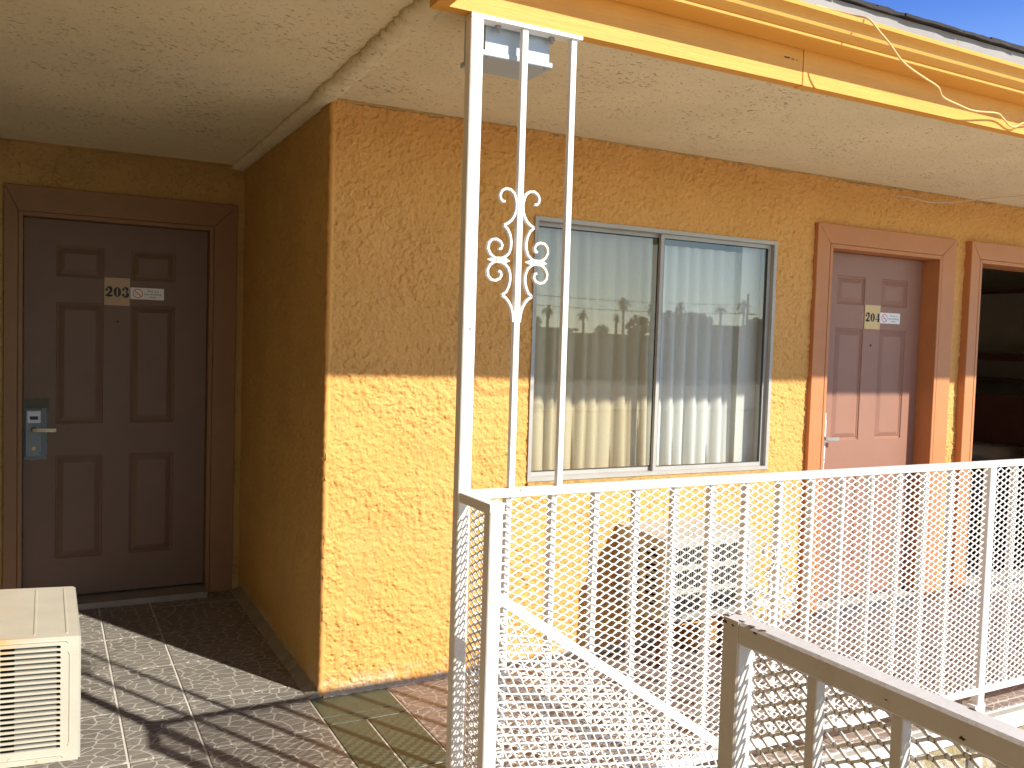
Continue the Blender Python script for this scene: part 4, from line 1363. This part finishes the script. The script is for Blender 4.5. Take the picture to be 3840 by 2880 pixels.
# ================================================================== AIR CONDITIONERS
def slot_cell(m, ax, o, u0, u1, v0, v1, su0, su1, sv0, sv1, r, th, n=4):
    """rect (u,v) with a rounded slot hole, plate of thickness th; ax maps (u,v,w)->xyz"""
    inner = []
    for (cx, cz, a0) in ((su1 - r, sv0 + r, -90), (su1 - r, sv1 - r, 0), (su0 + r, sv1 - r, 90), (su0 + r, sv0 + r, 180)):
        for i in range(n + 1):
            a = R(a0 + 90 * i / n)
            inner.append((cx + r * math.cos(a), cz + r * math.sin(a)))
    outer = []
    cor = [(u1, v0), (u1, v1), (u0, v1), (u0, v0)]
    for q in range(4):
        for i in range(n + 1):
            outer.append(cor[q])
    N_ = len(inner)
    b = len(m.v)
    for lst, w_ in ((outer, 0), (inner, 0), (inner, th)):
        m.v += [ax(p[0], p[1], w_) for p in lst]
    for i in range(N_):
        k = (i + 1) % N_
        if outer[i] == outer[k]:
            m.f.append((b + i, b + N_ + k, b + N_ + i))
        else:
            m.f.append((b + i, b + k, b + N_ + k, b + N_ + i))
        m.f.append((b + N_ + i, b + N_ + k, b + 2 * N_ + k, b + 2 * N_ + i))

# -- unit at lower left: casing out of the left wall, its louvred side faces the viewer
ac1 = empty('air_conditioner', 'cream wall air conditioner at lower left, its slotted side rust-stained', 'air conditioner', 'wall air conditioners')
ax0, ax1, ay0, ay1, az0, az1 = -1.36, -0.912, -0.790, -0.258, 0.268, 0.620
TILT = 0.045   # rises toward the wall
m = MB()
A1 = lambda u, v, w_: (u, ay0 + w_, v)
sx0, sx1 = -1.103, -0.956
P0, NS = 0.3035, 20
pit = (0.5985 - P0) / NS
px0, px1, pz0, pz1 = ax0, ax1, az0, az1
for k in range(NS):
    v0, v1 = P0 + k * pit, P0 + (k + 1) * pit
    slot_cell(m, A1, 0, sx0 - .006, sx1 + .006, v0, v1, sx0, sx1, v0 + pit * .19, v1 - pit * .19, pit * .305, 0.006)
    slot_cell(m, A1, 0, sx0 - .150 - .020, sx0 - .020, v0, v1, sx0 - .165, sx0 - .026, v0 + pit * .19, v1 - pit * .19, pit * .305, 0.006)
for (a, b, c, d) in ((px0, sx0 - .170, P0, 0.5985), (sx0 - .020, sx0 - .006, P0, 0.5985), (sx1 + .006, px1, P0, 0.5985), (px0, px1, pz0, P0), (px0, px1, 0.5985, pz1)):
    m.poly([(a, ay0, c), (b, ay0, c), (b, ay0, d), (a, ay0, d)])
side = m.build('side_louvre', 'ac_rust', ac1)
m = MB()
m.poly([(ax0, ay0, az1), (ax1, ay0, az1), (ax1, ay1, az1), (ax0, ay1, az1)])
m.poly([(ax0, ay0, az0), (ax1, ay0, az0), (ax1, ay1, az0), (ax0, ay1, az0)])
m.poly([(ax1 - .0005, ay0 + .0005, az0 + .0005), (ax1 - .0005, ay1, az0 + .0005), (ax1 - .0005, ay1, az1 - .0005), (ax1 - .0005, ay0 + .0005, az1 - .0005)])
m.poly([(ax0, ay1, az0), (ax1, ay1, az0), (ax1, ay1, az1), (ax0, ay1, az1)])
m.build('casing', 'ac_rust', ac1)
# raised ribs pressed in the sheet
m = MB()
for pts in ([(-1.3, .6085), (-0.943, .6085), (-0.937, .602)], [(-0.938, .578), (-0.9335, .570), (-0.9335, .32), (-0.938, .312)], [(-1.3, .286), (-0.955, .286), (-0.948, .279)]):
    m.sweep([(a, ay0 - .0006, b) for a, b in pts], [(-.0022, 0), (-.001, .0016), (.001, .0016), (.0022, 0)], (0, -1, 0))
for xx_ in (-1.02, -0.94):
    m.sweep([(xx_, ay0 + .03, az1 + .0005), (xx_, ay1 - .03, az1 + .0005)], [(-.004, 0), (-.0018, .0016), (.0018, .0016), (.004, 0)], (0, 0, 1))
m.build('pressed_rib', 'ac_rust', ac1)
m = MB(); m.box(ax1, ax1 + .006, ay0 + .004, ay1, az0 + .004, az1 - .003)
m.build('rear_grille', 'ac_front', ac1)
box_obj('inner_plate', (-1.068, -0.966, ay0 + .0085, ay0 + .010, az0 + .01, az1 - .012), 'coil_plate', ac1)
box_obj('inner_case', (ax0 + .01, ax1 - .01, ay0 + .10, ay1 - .01, az0 + .01, az1 - .01), 'dark', ac1)
# tilt the whole unit a little: outer end lower, built into the parts
for o in ac1.children:
    me = o.data
    for v in me.vertices:
        dx = v.co.x - ax1
        v.co.z -= dx * TILT
        # slight turn in plan
        v.co.y -= dx * 0.03

# -- unit under the window
ac2 = empty('air_conditioner', 'cream wall air conditioner under the window behind the mesh railing', 'air conditioner', 'wall air conditioners')
bx0, bx1, by0, by1, bz0, bz1 = 1.440, 1.968, -0.380, 0.0, 0.240, 0.618
m = MB()
gx0, gx1 = 1.472, 1.926
rows_ = [(0.476 + .012, 0.578), (0.374 + .006, 0.474), (0.268, 0.366)]
NV = 34
A2 = lambda u, v, w_: (v, by0 + w_, u)   # u = z, v = x
pv_ = (gx1 - gx0) / NV
for (r0, r1) in rows_:
    for k in range(NV):
        v0, v1 = gx0 + k * pv_, gx0 + (k + 1) * pv_
        slot_cell(m, A2, 0, r0, r1, v0, v1, r0 + .004, r1 - .004, v0 + pv_ * .09, v1 - pv_ * .09, pv_ * .40, 0.004, 3)
for (a, b, c, d) in ((bx0, gx0, bz0, bz1), (gx1, bx1, bz0, bz1), (gx0, gx1, bz0, .268), (gx0, gx1, .366, .380), (gx0, gx1, .474, .488), (gx0, gx1, .578, bz1)):
    m.poly([(a, by0, c), (b, by0, c), (b, by0, d), (a, by0, d)])
m.build('rear_grille', 'ac_front', ac2)
m = MB()
A3 = lambda u, v, w_: (bx0 + w_, u, v)
NS2 = 12
p2_ = 0.27 / NS2
for k in range(NS2):
    v0, v1 = 0.295 + k * p2_, 0.295 + (k + 1) * p2_
    slot_cell(m, A3, 0, -0.335, -0.235, v0, v1, -0.330, -0.240, v0 + p2_ * .22, v1 - p2_ * .22, p2_ * .27, 0.004, 3)
    slot_cell(m, A3, 0, -0.200, -0.100, v0, v1, -0.195, -0.105, v0 + p2_ * .22, v1 - p2_ * .22, p2_ * .27, 0.004, 3)
for (a, b, c, d) in ((by0, -0.335, bz0, bz1), (-0.235, -0.200, .295, .565), (-0.100, by1, bz0, bz1), (-0.335, -0.100, bz0, .295), (-0.335, -0.100, .565, bz1)):
    m.poly([(bx0, a, c), (bx0, b, c), (bx0, b, d), (bx0, a, d)])
m.build('side_louvre', 'ac_front', ac2)
m = MB()
m.poly([(bx0, by0, bz1), (bx1, by0, bz1), (bx1, by1, bz1), (bx0, by1, bz1)])
m.poly([(bx1, by0, bz0), (bx1, by1, bz0), (bx1, by1, bz1), (bx1, by0, bz1)])
m.poly([(bx0, by0, bz0), (bx1, by0, bz0), (bx1, by1, bz0), (bx0, by1, bz0)])
m.build('casing', 'ac_front', ac2)
m = MB(); m.box(bx0 + .03, bx1 - .03, by0 + .016, by0 + .05, bz0 + .012, bz1 - .012)
m.build('condenser_coil', 'coil', ac2)
box_obj('inner_case', (bx0 + .02, bx1 - .02, by0 + .10, by1 - .03, bz0 + .01, bz1 - .01), 'dark', ac2)
for xx_ in (1.655, 1.79):
    box_obj('coil_bracket', (xx_, xx_ + .016, by0 + .006, by0 + .015, bz0 + .012, bz1 - .012), 'coil_plate', ac2)
sb = empty('support_board', 'red-brown board propped under the air conditioner below the window', 'board')
box_obj('board', (1.46, 1.94, -0.30, -0.26, 0.195, 0.239), 'wood', sb)
box_obj('leg', (1.50, 1.54, -0.298, -0.262, 0.0, 0.194), 'wood', sb)
box_obj('leg', (1.86, 1.90, -0.298, -0.262, 0.0, 0.194), 'wood', sb)
m = MB()
m.cbox(1.80, 2.05, -0.20, -0.05, 0.0, 0.10, .03)
tag(m.build('masonry_block', 'stucco', None, True), 'ochre painted block on the floor against the wall under the air conditioner', 'block')

# ================================================================== OPPOSITE SKYLINE (seen in the window glass)
def far_building(x0, x1, y0, y1, zt, label):
    o = empty('far_building', label, 'building', 'low buildings across the yard')
    box_obj('wall', (x0, x1, y0, y1, -2.95, zt), 'farwall', o)
    box_obj('roof', (x0 - .5, x1 + .5, y0 - .5, y1 + .5, zt + .01, zt + .35), 'farroof', o)
    xx = x0 + 1.5
    while xx < x1 - 2:
        box_obj('window', (xx, xx + 1.4, y1 + .01, y1 + .06, zt - 2.4, zt - 1.1), 'farglass', o)
        xx += 3.6
far_building(34, 58, -104, -92, 3.1, 'low stuccoed building across the yard, left end of the skyline')
far_building(60, 74, -108, -94, 2.6, 'lowest flat-roofed building across the yard, in the middle')
far_building(79.5, 100, -104, -91, 4.3, 'taller building across the yard at the right end of the skyline')
far_building(-40, 28, -70, -58, 2.4, 'long low building across the yard behind the viewer')
def tree(x, y, top, cr, label, palm=False):
    o = empty('palm_tree' if palm else 'tree', label, 'palm tree' if palm else 'tree', 'trees across the yard', (x, y, -2.95))
    h = top + 2.95
    m = MB()
    rr = 0.22 if palm else 0.3
    m.rings([[(rr * s * math.cos(a) + dx, rr * s * math.sin(a), z) for a in [2 * math.pi * i / 7 for i in range(7)]] for z, s, dx in ((0, 1.2, 0), (h * .5, .85, random.uniform(-.15, .15)), (h * (.93 if palm else .6), .7, 0))])
    m.build('trunk', 'bark', o)
    m = MB()
    if palm:
        for k in range(26):
            a = random.uniform(0, 2 * math.pi)
            el = random.uniform(-1.0, 1.2)
            L = cr * random.uniform(.8, 1.1)
            prev = None
            d = Vector((math.cos(a) * math.cos(el), math.sin(a) * math.cos(el), math.sin(el)))
            c = Vector((0, 0, h * .93))
            sd = Vector((-math.sin(a), math.cos(a), 0))
            pts = []
            for t in (0, .35, .7, 1.0):
                p = c + d * L * t - Vector((0, 0, 0.5 * L * t * t))
                wd = (.05, .22, .20, .03)[(0, .35, .7, 1.0).index(t)] * cr * .8
                pts.append((p - sd * wd, p + sd * wd))
            for i in range(3):
                m.poly([pts[i][0], pts[i][1], pts[i + 1][1], pts[i + 1][0]])
    else:
        for k in range(420):
            a, b = random.uniform(0, 2 * math.pi), random.gauss(0, 1)
            v = Vector((random.gauss(0, 1), random.gauss(0, 1), random.gauss(0, 1))).normalized() * random.uniform(.55, 1.0)
            p = Vector((v.x * cr * 1.15, v.y * cr, h - cr * .95 + v.z * cr * .95))
            s = random.uniform(.15, .38) * cr * .6
            n1 = Vector((random.gauss(0, 1), random.gauss(0, 1), random.gauss(0, 1))).normalized()
            n2 = n1.orthogonal().normalized()
            m.poly([p - n1 * s, p - n2 * s * .7, p + n1 * s, p + n2 * s * .7])
    m.build('crown', 'leaf', o)
for i, (x, y, top, cr, lab) in enumerate([
        (53.1, -90, 6.4, 1.0, 'palm at the left of the skyline, over the first building'),
        (58.2, -90, 6.0, .9, 'short palm left of the tallest palm of the middle'),
        (63.2, -90, 5.8, .8, 'smallest palm, just left of the tall slim one'),
        (64.2, -90, 7.9, 1.1, 'tall slim palm above the lowest building'),
        (68.6, -90, 7.3, 1.1, 'palm right of the round-headed tree'),
        (73.3, -90, 7.7, 1.1, 'palm above the clump of trees'),
        (80.2, -90, 7.8, 1.0, 'palm left of the utility pole'),
        (84.3, -90, 8.6, 1.3, 'bushy palm right behind the utility pole')]):
    tree(x, y, top, cr, lab, True)
for (x, y, top, cr, lab) in [(66.7, -90, 5.4, 1.5, 'round-headed tree above the lowest building'), (61.6, -91, 4.0, .9, 'small bush-like tree in the middle gap'),
        (71.6, -90, 6.2, 1.5, 'leftmost tree of the clump under the palm'), (74.6, -90, 6.3, 1.6, 'middle tree of the clump under the palm'), (77.6, -91, 6.2, 1.5, 'rightmost tree of the clump under the palm'),
        (90.2, -90, 6.7, 1.6, 'tree at the right end of the skyline'), (87.0, -90, 5.9, 1.8, 'broad tree right of the utility pole'), (50.4, -90, 5.2, 1.6, 'tree at the left end of the skyline')]:
    tree(x, y, top, cr, lab)
pole = empty('utility_pole', 'wooden utility pole with crossarm across the yard', 'utility pole', loc=(83.1, -88, -2.95))
m = MB(); m.cyl((0, 0, 0), (0, 0, 1), .2, 11.9, 8, .14); m.build('pole', 'bark', pole)
box_obj('crossarm', (-1.4, 1.4, -.08, .08, 9.1, 9.3), 'bark', pole)
m = MB()
for dz in (0, 1.2):
    m.tube([(40 + i * 4.31, -88, 6.1 + dz + ((i - 5) / 5) ** 2 * .5 - .3) for i in range(11)], 0.035, 4)
tag(m.build('power_line', 'black'), 'power lines strung to the utility pole across the yard', 'power line')
